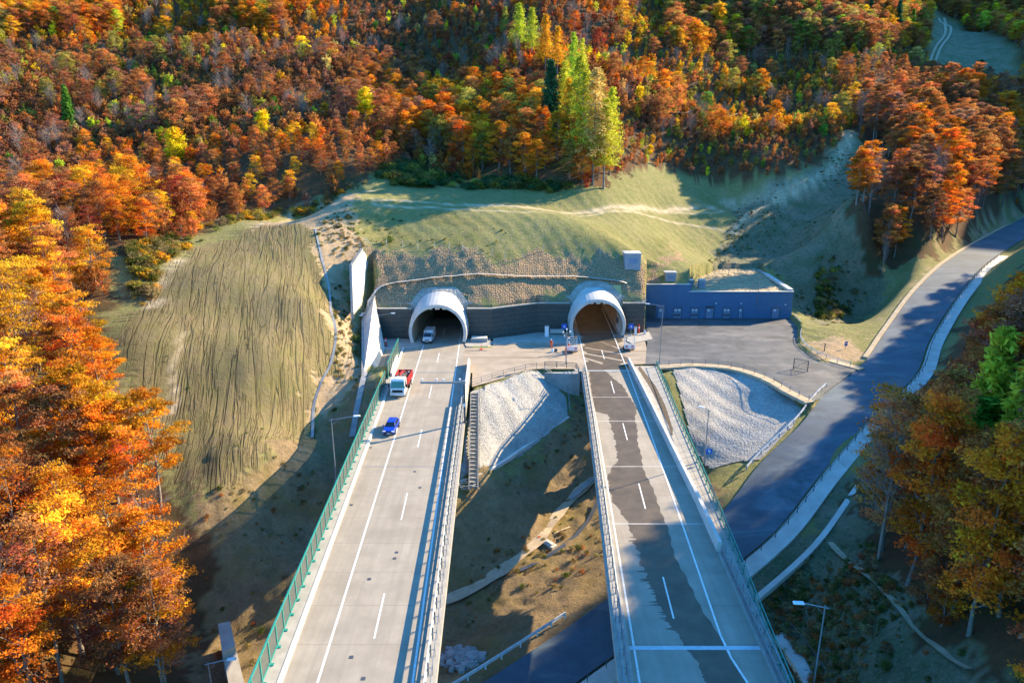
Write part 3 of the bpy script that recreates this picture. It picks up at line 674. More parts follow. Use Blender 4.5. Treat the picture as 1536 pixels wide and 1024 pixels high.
# ------------------------------------------------------------------ steel guardrails
def guardrail(fx, y0, y1, label, side, z0=.18, st=2.0, lattice=True):
    g = thing('guardrail', (fx((y0+y1)/2), (y0+y1)/2, z0), label, 'guardrail')
    yy = np.arange(y0, y1+.01, st)
    path = [(fx(y), y, z0) for y in np.linspace(y0, y1, int((y1-y0)/3)+2)]
    for zc in (.42, .98):
        mb = MB(); mb.sweep(path, [(-.05,zc-.16),(.03,zc-.09),(-.04,zc),(.03,zc+.09),(-.05,zc+.16),(-.08,zc+.16),(-.08,zc-.16)]); mb.build('rail', M['steel'], g)
    mb = MB(); mb.sweep([(p[0]+side*.45, p[1], p[2]) for p in path], [(-.03,1.08),(-.03,1.14),(.03,1.14),(.03,1.08)]); mb.build('handrail', M['steel'], g)
    for i, y in enumerate(yy):
        mb = MB(); x = fx(y); mb.box((x+side*.09, y, z0+.55), (.12, .10, 1.1)); mb.box((x+side*.45, y, z0+.56), (.05, .05, 1.12)); mb.beam((x+side*.09, y, z0+.62), (x+side*.45, y, z0+.62), .05, .05)
        mb.build('post', M['steel'], g)
    return g
guardrail(lambda y: lx(y)+edgeLR(y)-.78, 26, 102, 'steel guardrail along the right edge of the pale dry viaduct', 1)
# ------------------------------------------------------------------ right viaduct
RX = np.array([(20,12.5),(43,13.75),(51,14.2),(70,15.25),(95,16.55),(120,17.65),(141,18.4),(200,20.0)])
def rx(y): return float(np.interp(y, RX[:, 0], RX[:, 1]))
def rpath(y0, y1, o, z=0.0, st=4.0):
    n = max(2, int(abs(y1-y0)/st)+1); return [(rx(y)+(o(y) if callable(o) else o), y, z) for y in np.linspace(y0, y1, n)]
def rband(y0, y1, oa, ob, z, st=4.0):
    f = lambda o: (o if callable(o) else (lambda y: o))
    return MB().strip(rpath(y0, y1, f(oa), z, st), rpath(y0, y1, f(ob), z, st))
wallR = lambda y: float(np.interp(y, [20,43,70,120,130],[18.6,20.35,21.25,21.85,22.0]))-rx(y)
railR = lambda y: float(np.interp(y, [20,43,67,95,121,130],[19.6,21.2,23.1,25.0,26.9,27.5]))-rx(y)
edgeRL = lambda y: -5.55+(y-43)*.008
edgeRR = lambda y: railR(y)+.35
vb = thing('viaduct', (rx(70), 70, 0), 'half shaded viaduct with a long dark wet streak down its carriageway', 'viaduct')
A = rpath(Y0, 118.5, edgeRL, -.03); B = rpath(Y0, 118.5, edgeRR, -.03); vs = []
for a, b_ in zip(A, B):
    vs += [a, b_, (b_[0], b_[1], -.38), (b_[0]-2.8, b_[1], -.75), (b_[0]-3.6, b_[1], -2.5), (a[0]+3.6, a[1], -2.5), (a[0]+2.8, a[1], -.75), (a[0], a[1], -.38)]
mb = MB(); n = len(A); mb.add(vs, [(i*8+k, i*8+(k+1) % 8, i*8+8+(k+1) % 8, i*8+8+k) for i in range(n-1) for k in range(8)])
mb.add(vs[:8], [tuple(range(8))]); mb.add(vs[-8:], [tuple(range(8))]); mb.build('deck', M['concrete'], vb)
rband(Y0, 118.5, lambda y: edgeRL(y)+1.2, wallR, .0).build('carriageway', M['road'], vb)
MB().sweep(rpath(Y0, 118.4, lambda y: edgeRL(y)+.6), [(-.62,-.5),(-.62,.18),(.6,.18),(.6,-.02),(-.5,-.02),(-.5,-.5)]).build('edge_beam', M['concrete'], vb)
MB().sweep(rpath(61, 123, wallR, 0, 2), [(-.06,-.02),(.02,1.1),(.42,1.1),(.5,-.02)]).build('parapet', M['white_concrete'], vb)
MB().sweep(rpath(Y0, 118.4, lambda y: (wallR(y)+railR(y))/2+.3, 0, 2), [(-.02,-.02),(-.02,.16),(0,.16),(0,-.02)]).build('kerb', M['concrete'], vb)
rband(Y0, 121, lambda y: wallR(y)+.52, lambda y: railR(y)+.3, .14, 2).build('service_walkway', M['concrete'], vb)
for y in np.arange(24, 121, 2.6):
    rband(y, y+.09, lambda yy: wallR(yy)+.54, lambda yy: railR(yy)+.28, .146, 1).build('slab_joint', M['grey_concrete'], vb)
MB().strip([at(957,552,.17), at(975,580,.17), at(990,610,.17), at(1004,640,.17), at(1007,652,.17)], [at(960,549,.17), at(983,578,.17), at(998,608,.17), at(1009,642,.17), at(1009,653,.17)]).build('drain_slot', M['soil_load'], vb)
for o in (-3.9, 3.6):
    rband(48.6 if o > 0 else Y0, 168, o-.09, o+.09, .009).build('edge_line', M['paint_white'], vb)
MB().strip([(rx(48.6)+3.51,48.6,.009),(rx(46)+3.75,46,.009),(rx(43)+4.4,43,.009),(rx(39)+5.4,39,.009)], [(rx(48.6)+3.69,48.6,.009),(rx(46)+3.95,46,.009),(rx(43)+4.6,43,.009),(rx(39)+5.6,39,.009)]).build('edge_line', M['paint_white'], vb)
for k in range(6):
    y0 = 32.0+18.75*k; rband(y0, y0+6, -.075, .075, .009, 2).build('lane_dash', M['paint_white'], vb)
for y, w in ((46.9, .45), (118.5, .4)):
    rband(y, y+w, lambda yy: edgeRL(yy)+1.2, wallR, .013, .2).build('expansion_joint', M['water_metal'], vb)
for y in (66.2, 80, 95, 105):
    rband(y, y+.14, lambda yy: edgeRL(yy)+1.2, wallR, .011, .1).build('expansion_joint', M['white_concrete'], vb)
# wet streak with a toothed left edge
SL = [at(*p)[:2] for p in [(876,536),(880,548),(884,560),(886,580),(888,600),(893,617),(912,621),(917,640),(923,660),(927,690),(917,703),(912,712),(914,735),(920,752),(938,777),(953,809),(964,848),(978,881),(995,919),(1017,952),(1053,1004),(1075,1060)]]
SR = [at(*p)[:2] for p in [(884,536),(896,548),(915,562),(932,577),(946,596),(954,612),(955,618),(953,628),(957,660),(963,695),(978,732),(991,762),(1005,807),(1018,845),(1034,878),(1053,911),(1075,946),(1092,977),(1125,1030),(1150,1070)]]
def xat(L, y): L = sorted(L, key=lambda p: p[1]); return float(np.interp(y, [p[1] for p in L], [p[0] for p in L]))
yy = np.arange(40, 124, .13); A, B = [], []
rr = random.Random(5)
for y in yy:
    tooth = (-rr.random()**7*1.0 if (49 < y < 65) else -rr.random()**4*.16)+.10*math.sin(y*2.1)+.06*math.sin(y*5.3)
    l = xat(SL, y)+tooth; r = xat(SR, y)+.10*math.sin(y*.7)+.07*math.sin(y*2.9)
    A.append((l, y, .0045)); B.append((max(r, l+.1), y, .0045))
MB().strip(A, B).build('wet_streak', M['wet'], vb)
for y in (60.5, 100):
    x = rx(y)+1.4; g = float(tz(np.array([x]), np.array([y]))[0])
    MB().box((x, y, (g-2-2.5)/2), (5.0, 1.8, -2.5-g+2)).build('pier', M['concrete'], vb)
guardrail(lambda y: rx(y)+edgeRL(y)+.75, 26, 118, 'steel guardrail along the left edge of the half shaded wet viaduct', -1)
guardrail(lambda y: rx(y)+wallR(y)+.1, 26, 60, 'shaded steel guardrail carrying on from the end of the concrete parapet', 1)
gr_ = thing('railing', (rx(80)+railR(80), 80, .15), 'green mesh railing along the outer edge of the service walkway', 'railing')
def rl(y, z): return (rx(y)+railR(y), y, z)
ys = list(np.arange(27, 122, 2.0))
for y in ys: MB().box((rl(y,0)[0], y, .72), (.07,.07,1.2)).box((rl(y,0)[0]-.06, y, .17), (.24,.2,.05)).build('post', M['green_steel'], gr_)
for z in (1.3, .3):
    mb = MB()
    for a, b_ in zip(ys[:-1], ys[1:]): mb.beam(rl(a, z), rl(b_, z), .07, .07)
    mb.build('rail', M['green_steel'], gr_)
mb = MB()
for y in np.arange(27, 121, .25): mb.beam(rl(y, .3), rl(y, 1.3), .018, .018)
mb.build('mesh_infill', M['green_steel'], gr_)
# ------------------------------------------------------------------ abutment under the right viaduct, with stair rails
ab = MB(); ab.prism([at(818,558,0)[:2], at(866,556,0)[:2], (12.3,117), (5.9,117.6)], -9, -.06)
ab.box((16.5,119.2,-4), (10,1.6,8)); tag(ab.build('abutment', M['grey_concrete']), 'grey concrete abutment in shade beneath the end of the wet viaduct', 'abutment')
ab2 = MB(); ab2.box((-14.0,118.4,-4), (13,1.4,7.9)); tag(ab2.build('abutment', M['grey_concrete']), 'concrete abutment under the dry viaduct beside the stair', 'abutment')
# ------------------------------------------------------------------ tunnel portals
def arch(R, zc, base, n=28):          # horseshoe outline in x-z, open at the bottom
    pts = [(-base, 0.0)]
    for k in range(n+1):
        a = math.pi+.33-(math.pi+.66)*k/n
        pts.append((R*math.cos(a), zc+R*math.sin(a)))
    pts.append((base, 0.0)); return [p for p in pts if p[1] >= 0]
def lit(name, col, st):
    m, nt, b = new_mat(name); b.inputs['Emission Color'].default_value = c4(col); b.inputs['Emission Strength'].default_value = st; return m
M['bore_lamp'] = lit('bore_lamp', (1,.70,.42), 4.0)
def portal(xc, yf, yb, flare, label, dark):
    t = thing('tunnel_portal', (xc, yf, 0), label, 'tunnel portal')
    I = arch(5.35, 2.3, 5.0); O = arch(6.0, 2.25, 5.65); Bk = [(p[0]*1.06, (p[1]+ (flare if p[1] > 3 else flare*max(0, p[1]-1)/2))) for p in O]; Ib = I
    n = len(I); mb = MB(); vs = []
    for y, ring in ((yf, I), (yf, O), (yf+.35, [(p[0]*1.012, p[1]*1.012) for p in O]), (yb, Bk), (yb, Ib)): vs += [(xc+p[0], y, p[1]) for p in ring]
    fs = []
    for r in range(4):
        for k in range(n-1): fs.append((r*n+k, r*n+k+1, (r+1)*n+k+1, (r+1)*n+k))
    for k in range(n-1): fs.append((4*n+k, 4*n+k+1, k+1, k))
    mb.add(vs, fs, False); mb.build('portal_ring', M['white_concrete'], t)
    # stone apron on the slope behind the ring
    mb = MB(); A, B = [], []
    for pf, pb in zip(O, Bk):
        if pb[1] < 5.6: continue
        for f in np.linspace(0, 1, 60):      # where the ring comes out of the slope
            q = (xc+pf[0]+(pb[0]-pf[0])*f, yf+(yb-yf)*f, pf[1]+(pb[1]-pf[1])*f)
            if float(tz(np.array([q[0]*1.0+.5*np.sign(pf[0])]), np.array([q[1]]))[0]) > q[2] and q[1] > yb-3.4: break
        nx_, nz_ = pf[0]/6.0, max(.0, (pf[1]-2.25)/6.0)
        o_ = (q[0]+nx_*1.15, q[1]+.35+1.0*nz_)
        A.append((q[0]-nx_*.05, q[1]-.1, q[2]+.05)); B.append((o_[0], o_[1], max(q[2]+.1, float(tz(np.array([o_[0]]), np.array([o_[1]]))[0])+.18)))
    mb.strip(A, B); mb.build('stone_apron', M['apron'], t)
    # bore
    L = 62; mb = MB(); R2 = arch(5.3, 2.3, 4.95); n2 = len(R2)
    vs = [(xc+p[0], yf+.2, p[1]) for p in R2]+[(xc+p[0]+.03*L, yf+L, p[1]) for p in R2]
    mb.add(vs, [(k, k+1, n2+k+1, n2+k) for k in range(n2-1)]); mb.add(vs[n2:], [tuple(range(n2))])
    mb.build('lining', M['tunnel_lining'], t)
    for s_ in (-1, 1):
        mb = MB(); mb.box((xc+s_*4.7+.5, yf+17, .1), (1.0, 34, .3)); mb.build('service_kerb', M['concrete'], t)
        mb = MB(); mb.beam((xc+s_*3.0, yf+3, 6.4), (xc+s_*3.0+1, yf+50, 6.4), .22, .12); mb.build('cable_tray', M['steel'], t)
    for k in range(3):
        mb = MB(); mb.box((xc-1.5+1.5*k, yf+.9, 7.25), (.9, .5, .3)); mb.build('ceiling_lamp', M['lamp_glass'], t)
    if dark:
        for k in range(5): MB().box((xc-2.2+.03*(8+9*k), yf+8+9*k, 7.0), (.35, 1.6, .12)).box((xc+2.2+.03*(8+9*k), yf+8+9*k, 7.0), (.35, 1.6, .12)).build('bore_lamp', M['bore_lamp'], t)
    for k in range(2):
        mb = MB(); mb.tube([(xc-.9+1.9*k, yf+9, 6.5), (xc-.9+1.9*k, yf+12, 6.5)], .55, 12); mb.build('jet_fan', M['dark_steel'], t)
    mb = MB(); mb.box((xc+5.0, yf+6, 2.2), (.25, .8, 1.2)); mb.build('hydrant_cabinet', M['dark_steel'], t)
    return t
portal(LT, LY, 143.7, 1.35, 'white arched tunnel portal with a white van driving out', False)
portal(RT, RY, 149.6, 1.1, 'white arched tunnel portal with a wet floor and two arrow board trailers', True)
tag(MB().strip([(LT-4.9,139.5,-.03),(LT-3.2,198,-.03)], [(LT+4.9,139.5,-.03),(LT+6.7,198,-.03)]).build('tunnel_road', M['wet']), kind='structure')
tag(MB().strip([(RT-4.9,144.5,-.03),(RT-3.2,203,-.03)], [(RT+4.9,144.5,-.03),(RT+6.7,203,-.03)]).build('tunnel_road', M['wet']), kind='structure')
# wet ground in front of the right bore
A, B = [], []
for y in np.arange(119.2, 146, .4):
    w = 1 if y > 124 else .75
    A.append((rx(y)-3.6*w-.9*math.sin(y*1.1)*.6, y, .004)); B.append((rx(y)+4.4*w+.8*math.sin(y*.9+2), y, .004))
tag(MB().strip(A, B).build('wet_ground', M['wet']), kind='structure')
MB
for k, (x0, y0, x1, y1, w) in enumerate([(14.5,129,21,124.5,.6),(15,133,22,128.5,.5),(13.6,126.5,17,122.5,.9),(18.5,138,22.5,131,.4)]):
    tag(MB().add([(x0,y0,.008),(x1,y1,.008),(x1+.3,y1+w,.008),(x0-.2,y0+w*1.4,.008)], [(0,1,2,3)]).build('dry_patch', M['platform']), kind='structure')
# raised pavements at the portal feet
for L in ([(562,509),(612,509),(635,515),(634,520),(612,524),(566,525)], [(702,509),(740,508),(738,516),(732,520),(700,521),(697,517)], [(735,509),(806,500),(850,505),(850,516),(835,515),(790,514),(740,518)], [(942,504),(973,498),(979,509),(948,516),(940,512)]):
    tag(MB().prism([at(p[0], p[1], 0)[:2] for p in L], -.2, .16).build('pavement', M['concrete']), kind='structure')
# ------------------------------------------------------------------ gabion walls between and beside the portals
def gwall(name, pts, top, label, depth=.8):
    mb = MB(); mb.sweep([(p[0], p[1], 0) for p in pts], [(0,-1),(.12,-1),(0,top),(-depth,top),(-depth,-1)])
    t = thing(name, (pts[0][0], pts[0][1], 0), label, 'retaining wall')
    mb.build('wall', M['portal'], t)
    mc = MB(); mc.sweep([(p[0], p[1], top) for p in pts], [(.14,.003),(.14,.2),(-depth,.2),(-depth,.003)]); mc.build('coping', M['concrete'], t)
    mr = MB()
    Ls = [np.array(p, float) for p in pts]
    for a, b_ in zip(Ls[:-1], Ls[1:]):
        n = max(1, int(np.hypot(*(b_-a))/2.0))
        for k in range(n+1):
            q = a+(b_-a)*k/n; mr.box((q[0], q[1]+.4, top+.7), (.05,.05,1.0))
        for z in (1.2, .7): mr.beam((a[0], a[1]+.4, top+z), (b_[0], b_[1]+.4, top+z), .04, .04)
    mr.build('railing', M['steel'], t); return t
gwall('retaining_wall', [(-30.2,140.0),(-21.2,140.0)], 6.45, 'dark gabion wall between the lit wing wall and the van portal')
gwall('retaining_wall', [(-9.5,140.0),(-4.3,140.0),(5.6,145.3),(12.6,145.3)], 6.45, 'dark gabion wall with a bend, between the two portals')
gwall('retaining_wall', [(24.2,145.3),(29.0,145.3),(30.4,157.6)], 6.45, 'dark gabion wall between the wet portal and the slate building')
# stone steps beside the building
st = thing('stone_steps', (28.6,148,6.5), 'rough stone steps climbing between the gabion wall and the slate building', 'steps')
for k in range(10):
    MB().box((28.3+.12*k, 146.6+k*1.05, 6.6+.32*k), (2.0, .95, .55), .05*math.sin(k*2.1)).build('step', M['apron'], st)
# ------------------------------------------------------------------ white wing walls left of the portal
ww = thing('wing_wall', (-32,140,0), 'sunlit white sloping wing walls stepping down beside the van portal', 'wing wall')
up = UP
MB().slab([up[0],up[1],up[2],up[3],up[4]][::-1], .5).build('face', M['white_concrete'], ww)
lo = [atY(561.6,444.5,143), (-29.6,141.2,6.2), at(577.5,523,0), at(564,556,0), (-25.8,112,1.0), atY(544.5,482,136)]
MB().slab([lo[0],lo[5],lo[4],lo[3],lo[2],lo[1]], .5).build('face', M['white_concrete'], ww)
for P in ([up[1],up[0],up[4]], [lo[0],lo[5],lo[4]]):
    MB().sweep([(p[0],p[1],p[2]+.02) for p in P], [(-.25,-1.2),(-.25,.18),(.28,.18),(.28,-1.2)]).build('coping', M['grey_concrete'], ww)
    mb = MB()
    for a, b_ in zip(P[:-1], P[1:]):
        a = np.array(a); b_ = np.array(b_)
        for k in range(6):
            q = a+(b_-a)*k/5; mb.box((q[0], q[1], q[2]+.7), (.05,.05,1.1))
        mb.beam(a+[0,0,1.2], b_+[0,0,1.2], .05, .05)
        mb.beam(a+[0,0,.75], b_+[0,0,.75], .05, .05)
    mb.build('railing', M['dark_steel'], ww)
# light drain channels across and beside the cut slope
def chan(name, L, w, m, dz=.12): 
    return tag(MB().strip(*drape(L, w, dz)).build(name, m), kind='structure')
chan('drain_channel', [(541,478),(556,448),(575,434),(610,425),(690,419),(765,417),(860,418),(915,423),(945,430)], .7, M['white_concrete'], .2)
chan('drain_channel', [(473,345),(482,385),(493,430),(497,470),(504,500),(497,545),(478,590),(470,620),(468,660)], .45, M['grey_concrete'], .1)
chan('drain_channel', [(548,560),(541,590),(533,630),(528,660)], .9, M['grey_concrete'], .15)
# slope fence
fe = thing('slope_fence', (-10,152,15), 'thin wire fence with pale posts along the top of the coir slope', 'fence')
fl_ = hits([(480,347),(515,360),(548,367),(580,370),(604,372),(627,374),(652,375),(674,377),(694,378),(715,381),(738,386),(758,391),(785,389),(815,378),(845,370),(872,374),(900,386)])
for q in fl_[2:]: MB().box((q[0], q[1], q[2]+.8), (.09,.09,1.9)).build('post', M['white_concrete'], fe)
mb = MB()
for a, b_ in zip(fl_[:-1], fl_[1:]):
    for z in (.35,.8,1.2,1.6): mb.beam((a[0],a[1],a[2]+z), (b_[0],b_[1],b_[2]+z), .025, .025)
mb.build('wire', M['dark_steel'], fe)
for i in (2, 8): a = fl_[i]; MB().beam((a[0],a[1],a[2]+1.5), (a[0]+1.6,a[1]-.1,a[2]+.1), .08, .08).build('brace', M['white_concrete'], fe)
# ------------------------------------------------------------------ slate building
bd = thing('service_building', (48,158,0), 'long flat roofed slate blue service building facing the yard', 'building')
FY = 157.9
mb = MB(); mb.side([(31.4,-.1),(66.6,-.1),(66.3,6.35),(42.0,6.35),(42.0,8.1),(31.0,8.1)], FY, FY+.5); mb.build('front_wall', M['building'], bd)
mb = MB(); mb.prism([(66.6,FY+.5),(66.1,FY+.5),(67.9,185),(68.4,185)], -.1, 6.35); mb.prism([(42.02,FY+.5),(42.4,FY+.5),(42.4,166),(42.02,166)], 5, 7.9); mb.build('side_wall', M['building'], bd)
mb = MB(); mb.box((54.1,FY+.15,6.42), (24.8,.7,.14)); mb.box((36.5,FY+.15,8.17), (11.0,.7,.14)); mb.build('coping', M['white_concrete'], bd)
mb = MB(); mb.sweep([(66.3,FY+.6,6.36),(68.1,185,6.36)], [(-.9,0),(-.9,.55),(.25,.55),(.25,0)]); mb.build('parapet', M['white_concrete'], bd)
xs = np.arange(42.5, 66.0, .5); ysr = np.arange(FY+.5, 186, .5); X, Yy = np.meshgrid(xs, ysr); Zr = 6.1+.25*RNG.random(X.shape)+np.maximum(0, Yy-172)*.06
id_ = np.arange(X.size).reshape(X.shape); q = np.stack([id_[:-1,:-1], id_[:-1,1:], id_[1:,1:], id_[1:,:-1]], -1).reshape(-1, 4)
ro = grid_mesh('roof', np.stack([X.ravel()+(Yy.ravel()-158)*.05, Yy.ravel(), Zr.ravel()], 1)-np.array([48,158,0]), q, M['roof_mat'], smooth=False); ro.parent = bd
def door(px0, px1, py0=460.0, leaf='plain', wide=0):
    x0 = at(px0, 476, 0)[0]*1.0; x1 = at(px1, 476, 0)[0]; h = 2.45; xc = (x0+x1)/2; w = x1-x0
    d = MB().box((xc, FY-.035, h/2), (w, .07, h)).build('door', M['door_grey'], bd)
    MB().box((xc, FY-.05, h+.07), (w+.24, .14, .12)).box((xc-w/2-.06, FY-.05, h/2), (.1,.14,h)).box((xc+w/2+.06, FY-.05, h/2), (.1,.14,h)).build('frame', M['dark_steel'], d, local=False)
    MB().box((xc+w*.3, FY-.1, 1.05), (.16,.08,.06)).build('handle', M['steel'], d)
    if leaf == 'double':
        MB().box((xc, FY-.076, h/2), (.05,.02,h-.04)).build('seam', M['dark_steel'], d)
        for s_ in (-1, 1):
            MB().box((xc+s_*w*.24, FY-.08, .78), (w*.36,.03,.5)).build('louvre', M['dark_steel'], d)
            MB().box((xc+s_*w*.24, FY-.08, 1.95), (w*.3,.03,.35)).build('sign_plate', M['sign_white'], d)
    elif leaf == 'sign': MB().box((xc-w*.15, FY-.08, 1.9), (.5,.03,.4)).build('sign_plate', M['sign_white'], d)
    return d
door(985.6,995.6,leaf='sign'); door(1009,1020,leaf='double'); door(1034.8,1045,leaf='double'); door(1057,1068,leaf='sign'); door(1082.7,1092.7,leaf='double'); door(1106,1111,leaf='sign'); door(1155.5,1166,leaf='sign')
mb = MB(); mb.box((at(1062,476,0)[0], FY-.3, 2.85), (1.9,.6,.1)); mb.build('canopy', M['dark_steel'], bd)
for px, z in ((1071,3.6),(1108,3.6),(1174,3.3),(967,4.4)): MB().box((at(px,476,0)[0], FY-.13, z), (.32,.26,.25)).build('wall_lamp', M['lamp_glass'], bd)
MB().tube([(58.0,FY-.12,2.8),(58.1,FY-.12,11.5)], .06, 6).build('aerial_mast', M['steel'], bd)
MB().box((33.0, FY-.02, 1.6), (2.4,.05,3.2)).build('recess_panel', M['dark_steel'], bd)
# rendered ventilation huts behind and on the roof
def hut(px0, px1, py, w, d, h, label, Yw=None, z=None):
    if z is None: b_ = hit((px0+px1)/2, py)
    else: b_ = at((px0+px1)/2, py, z)
    t = thing('ventilation_hut', b_, label, 'vent hut')
    MB().box((b_[0], b_[1]+d/2, b_[2]+h/2-.3), (w, d, h+.6)).build('body', M['hut_grey'], t)
    MB().box((b_[0], b_[1]+d/2, b_[2]+h+.08), (w+.3, d+.3, .15)).build('roof_slab', M['white_concrete'], t)
    for k in range(5): MB().box((b_[0]-w/2+w*(k+.5)/5, b_[1]+d/2, b_[2]+h+.18), (.12, d+.3, .06)).build('roof_rib', M['white_concrete'], t)
    MB().box((b_[0], b_[1]-.03, b_[2]+h*.55), (w*.55, .06, h*.35)).build('grille', M['door_grey'], t)
hut(937,961,404,3.5,3.6,3.5,'largest grey ventilation hut, alone on the coir slope below the meadow')
hut(997,1015,423,2.5,2.2,2.2,'grey ventilation hut standing behind the raised end of the slate building')
hut(1023.5,1041,430,2.5,1.8,1.5,'low grey ventilation hut half hidden by the step of the slate parapet', z=6.3)
hut(1048,1058.5,432.5,1.5,1.5,1.9,'smallest grey ventilation hut, on the flat coir roof', z=6.3)
# ------------------------------------------------------------------ vehicles (built nose towards -y at the origin, then set down)
def wheel(t, x, y, r, w, name='wheel'):
    o = MB().tube([(x-w/2, y, r), (x+w/2, y, r)], r, 18, smooth=False).build(name, M['black_rubber'], t, local=True)
    sgn = 1 if x > 0 else -1
    MB().tube([(x+sgn*(w/2), y, r), (x+sgn*(w/2+.015), y, r)], r*.6, 14, smooth=False).build('rim', M['steel'], o, local=True)
def bevel(o, w=.06, seg=2):
    md = o.modifiers.new('Bevel', 'BEVEL'); md.width = w; md.segments = seg; md.limit_method = 'ANGLE'; md.angle_limit = math.radians(35); return o
def car(loc, rz, label):
    t = thing('hatchback_car', loc, label, 'car', rz=rz)
    mb = MB()
    lo = [(-2.15,.35),(-2.15,.62),(-2.02,.80),(-1.15,.98),(-.2,1.0),(1.6,1.02),(2.05,.98),(2.15,.7),(2.15,.35)]
    mb.sideyz(lo, -.88, .88, [.06,.06,.06,.04,.03,.03,.08,.06,.06]); bevel(mb.build('body', M['car_blue'], t, local=True), .09, 3)
    mb = MB(); mb.sideyz([(-1.05,.98),(-.35,1.42),(.1,1.48),(1.35,1.45),(2.0,.99)], -.80, .80, [.02,.20,.22,.22,.05]); bevel(mb.build('cabin', M['car_blue'], t, local=True), .05)
    MB().add([(-.74,-1.02,1.03),(.74,-1.02,1.03),(.58,-.42,1.42),(-.58,-.42,1.42)], [(0,1,2,3)]).build('windscreen', M['car_glass'], t, local=True).location = (0,-.03,.02)
    MB().add([(-.66,2.0,1.05),(.66,2.0,1.05),(.55,1.45,1.41),(-.55,1.45,1.41)], [(3,2,1,0)]).build('rear_window', M['car_glass'], t, local=True).location = (0,.03,.02)
    for s_ in (-1, 1):
        MB().add([(s_*.79,-.80,1.05),(s_*.79,1.55,1.05),(s_*.61,1.2,1.40),(s_*.60,-.22,1.40)], [(0,1,2,3)]).build('side_window', M['car_glass'], t, local=True).location = (s_*.02,0,.01)
        MB().box((s_*.62,-2.08,.70), (.42,.16,.16)).build('headlight', M['lamp_glass'], t, local=True)
        MB().box((s_*.66,2.12,.78), (.30,.1,.2)).build('tail_light', M['sign_red'], t, local=True)
        MB().box((s_*.99,-.72,1.05), (.2,.12,.14)).build('mirror', M['car_blue'], t, local=True)
        for y in (-1.35, 1.32): wheel(t, s_*.80, y, .33, .22)
    MB().box((0,-2.16,.55), (1.1,.06,.2)).build('grille', M['black_rubber'], t, local=True)
    MB().box((0,-2.19,.42), (.52,.03,.11)).build('number_plate', M['sign_white'], t, local=True)
    return t
def van(loc, rz, label):
    t = thing('panel_van', loc, label, 'van', rz=rz)
    mb = MB(); mb.sideyz([(-2.75,.40),(-2.75,.95),(-2.55,1.12),(-1.95,1.28),(-1.25,2.05),(-1.0,2.12),(-.6,2.12),(-.6,.4)], -.98, .98, [.08,.06,.06,.05,.16,.18,.16,.0]); bevel(mb.build('cab', M['tin_white'], t, local=True), .07)
    mb = MB(); mb.sideyz([(-.6,.45),(-.6,2.35),(2.9,2.35),(2.9,.45)], -1.02, 1.02, [0,.06,.06,0]); bevel(mb.build('cargo_box', M['tin_white'], t, local=True), .06)
    MB().add([(-.86,-1.93,1.33),(.86,-1.93,1.33),(.76,-1.28,2.0),(-.76,-1.28,2.0)], [(0,1,2,3)]).build('windscreen', M['car_glass'], t, local=True).location = (0,-.03,.03)
    for s_ in (-1, 1):
        MB().add([(s_*.945,-1.7,1.3),(s_*.965,-.75,1.3),(s_*.84,-.75,1.95),(s_*.83,-1.2,1.95)], [(0,1,2,3)]).build('side_window', M['car_glass'], t, local=True).location = (s_*.02,0,0)
        MB().box((s_*.72,-2.68,.98), (.36,.2,.24)).build('headlight', M['lamp_glass'], t, local=True)
        MB().box((s_*1.12,-1.55,1.45), (.2,.14,.32)).build('mirror', M['black_rubber'], t, local=True)
        for y in (-1.85, 1.75): wheel(t, s_*.86, y, .36, .24)
    MB().box((0,-2.78,.86), (.9,.06,.2)).build('grille', M['black_rubber'], t, local=True)
    MB().box((0,-2.78,.52), (1.9,.12,.24)).build('bumper', M['black_rubber'], t, local=True)
    MB().box((0,-2.85,.55), (.52,.03,.11)).build('number_plate', M['sign_white'], t, local=True)
    MB().tube([(-.55,-.75,2.12),(-.55,-.75,2.34)], .13, 10).build('beacon', M['amber'], t, local=True)
    return t
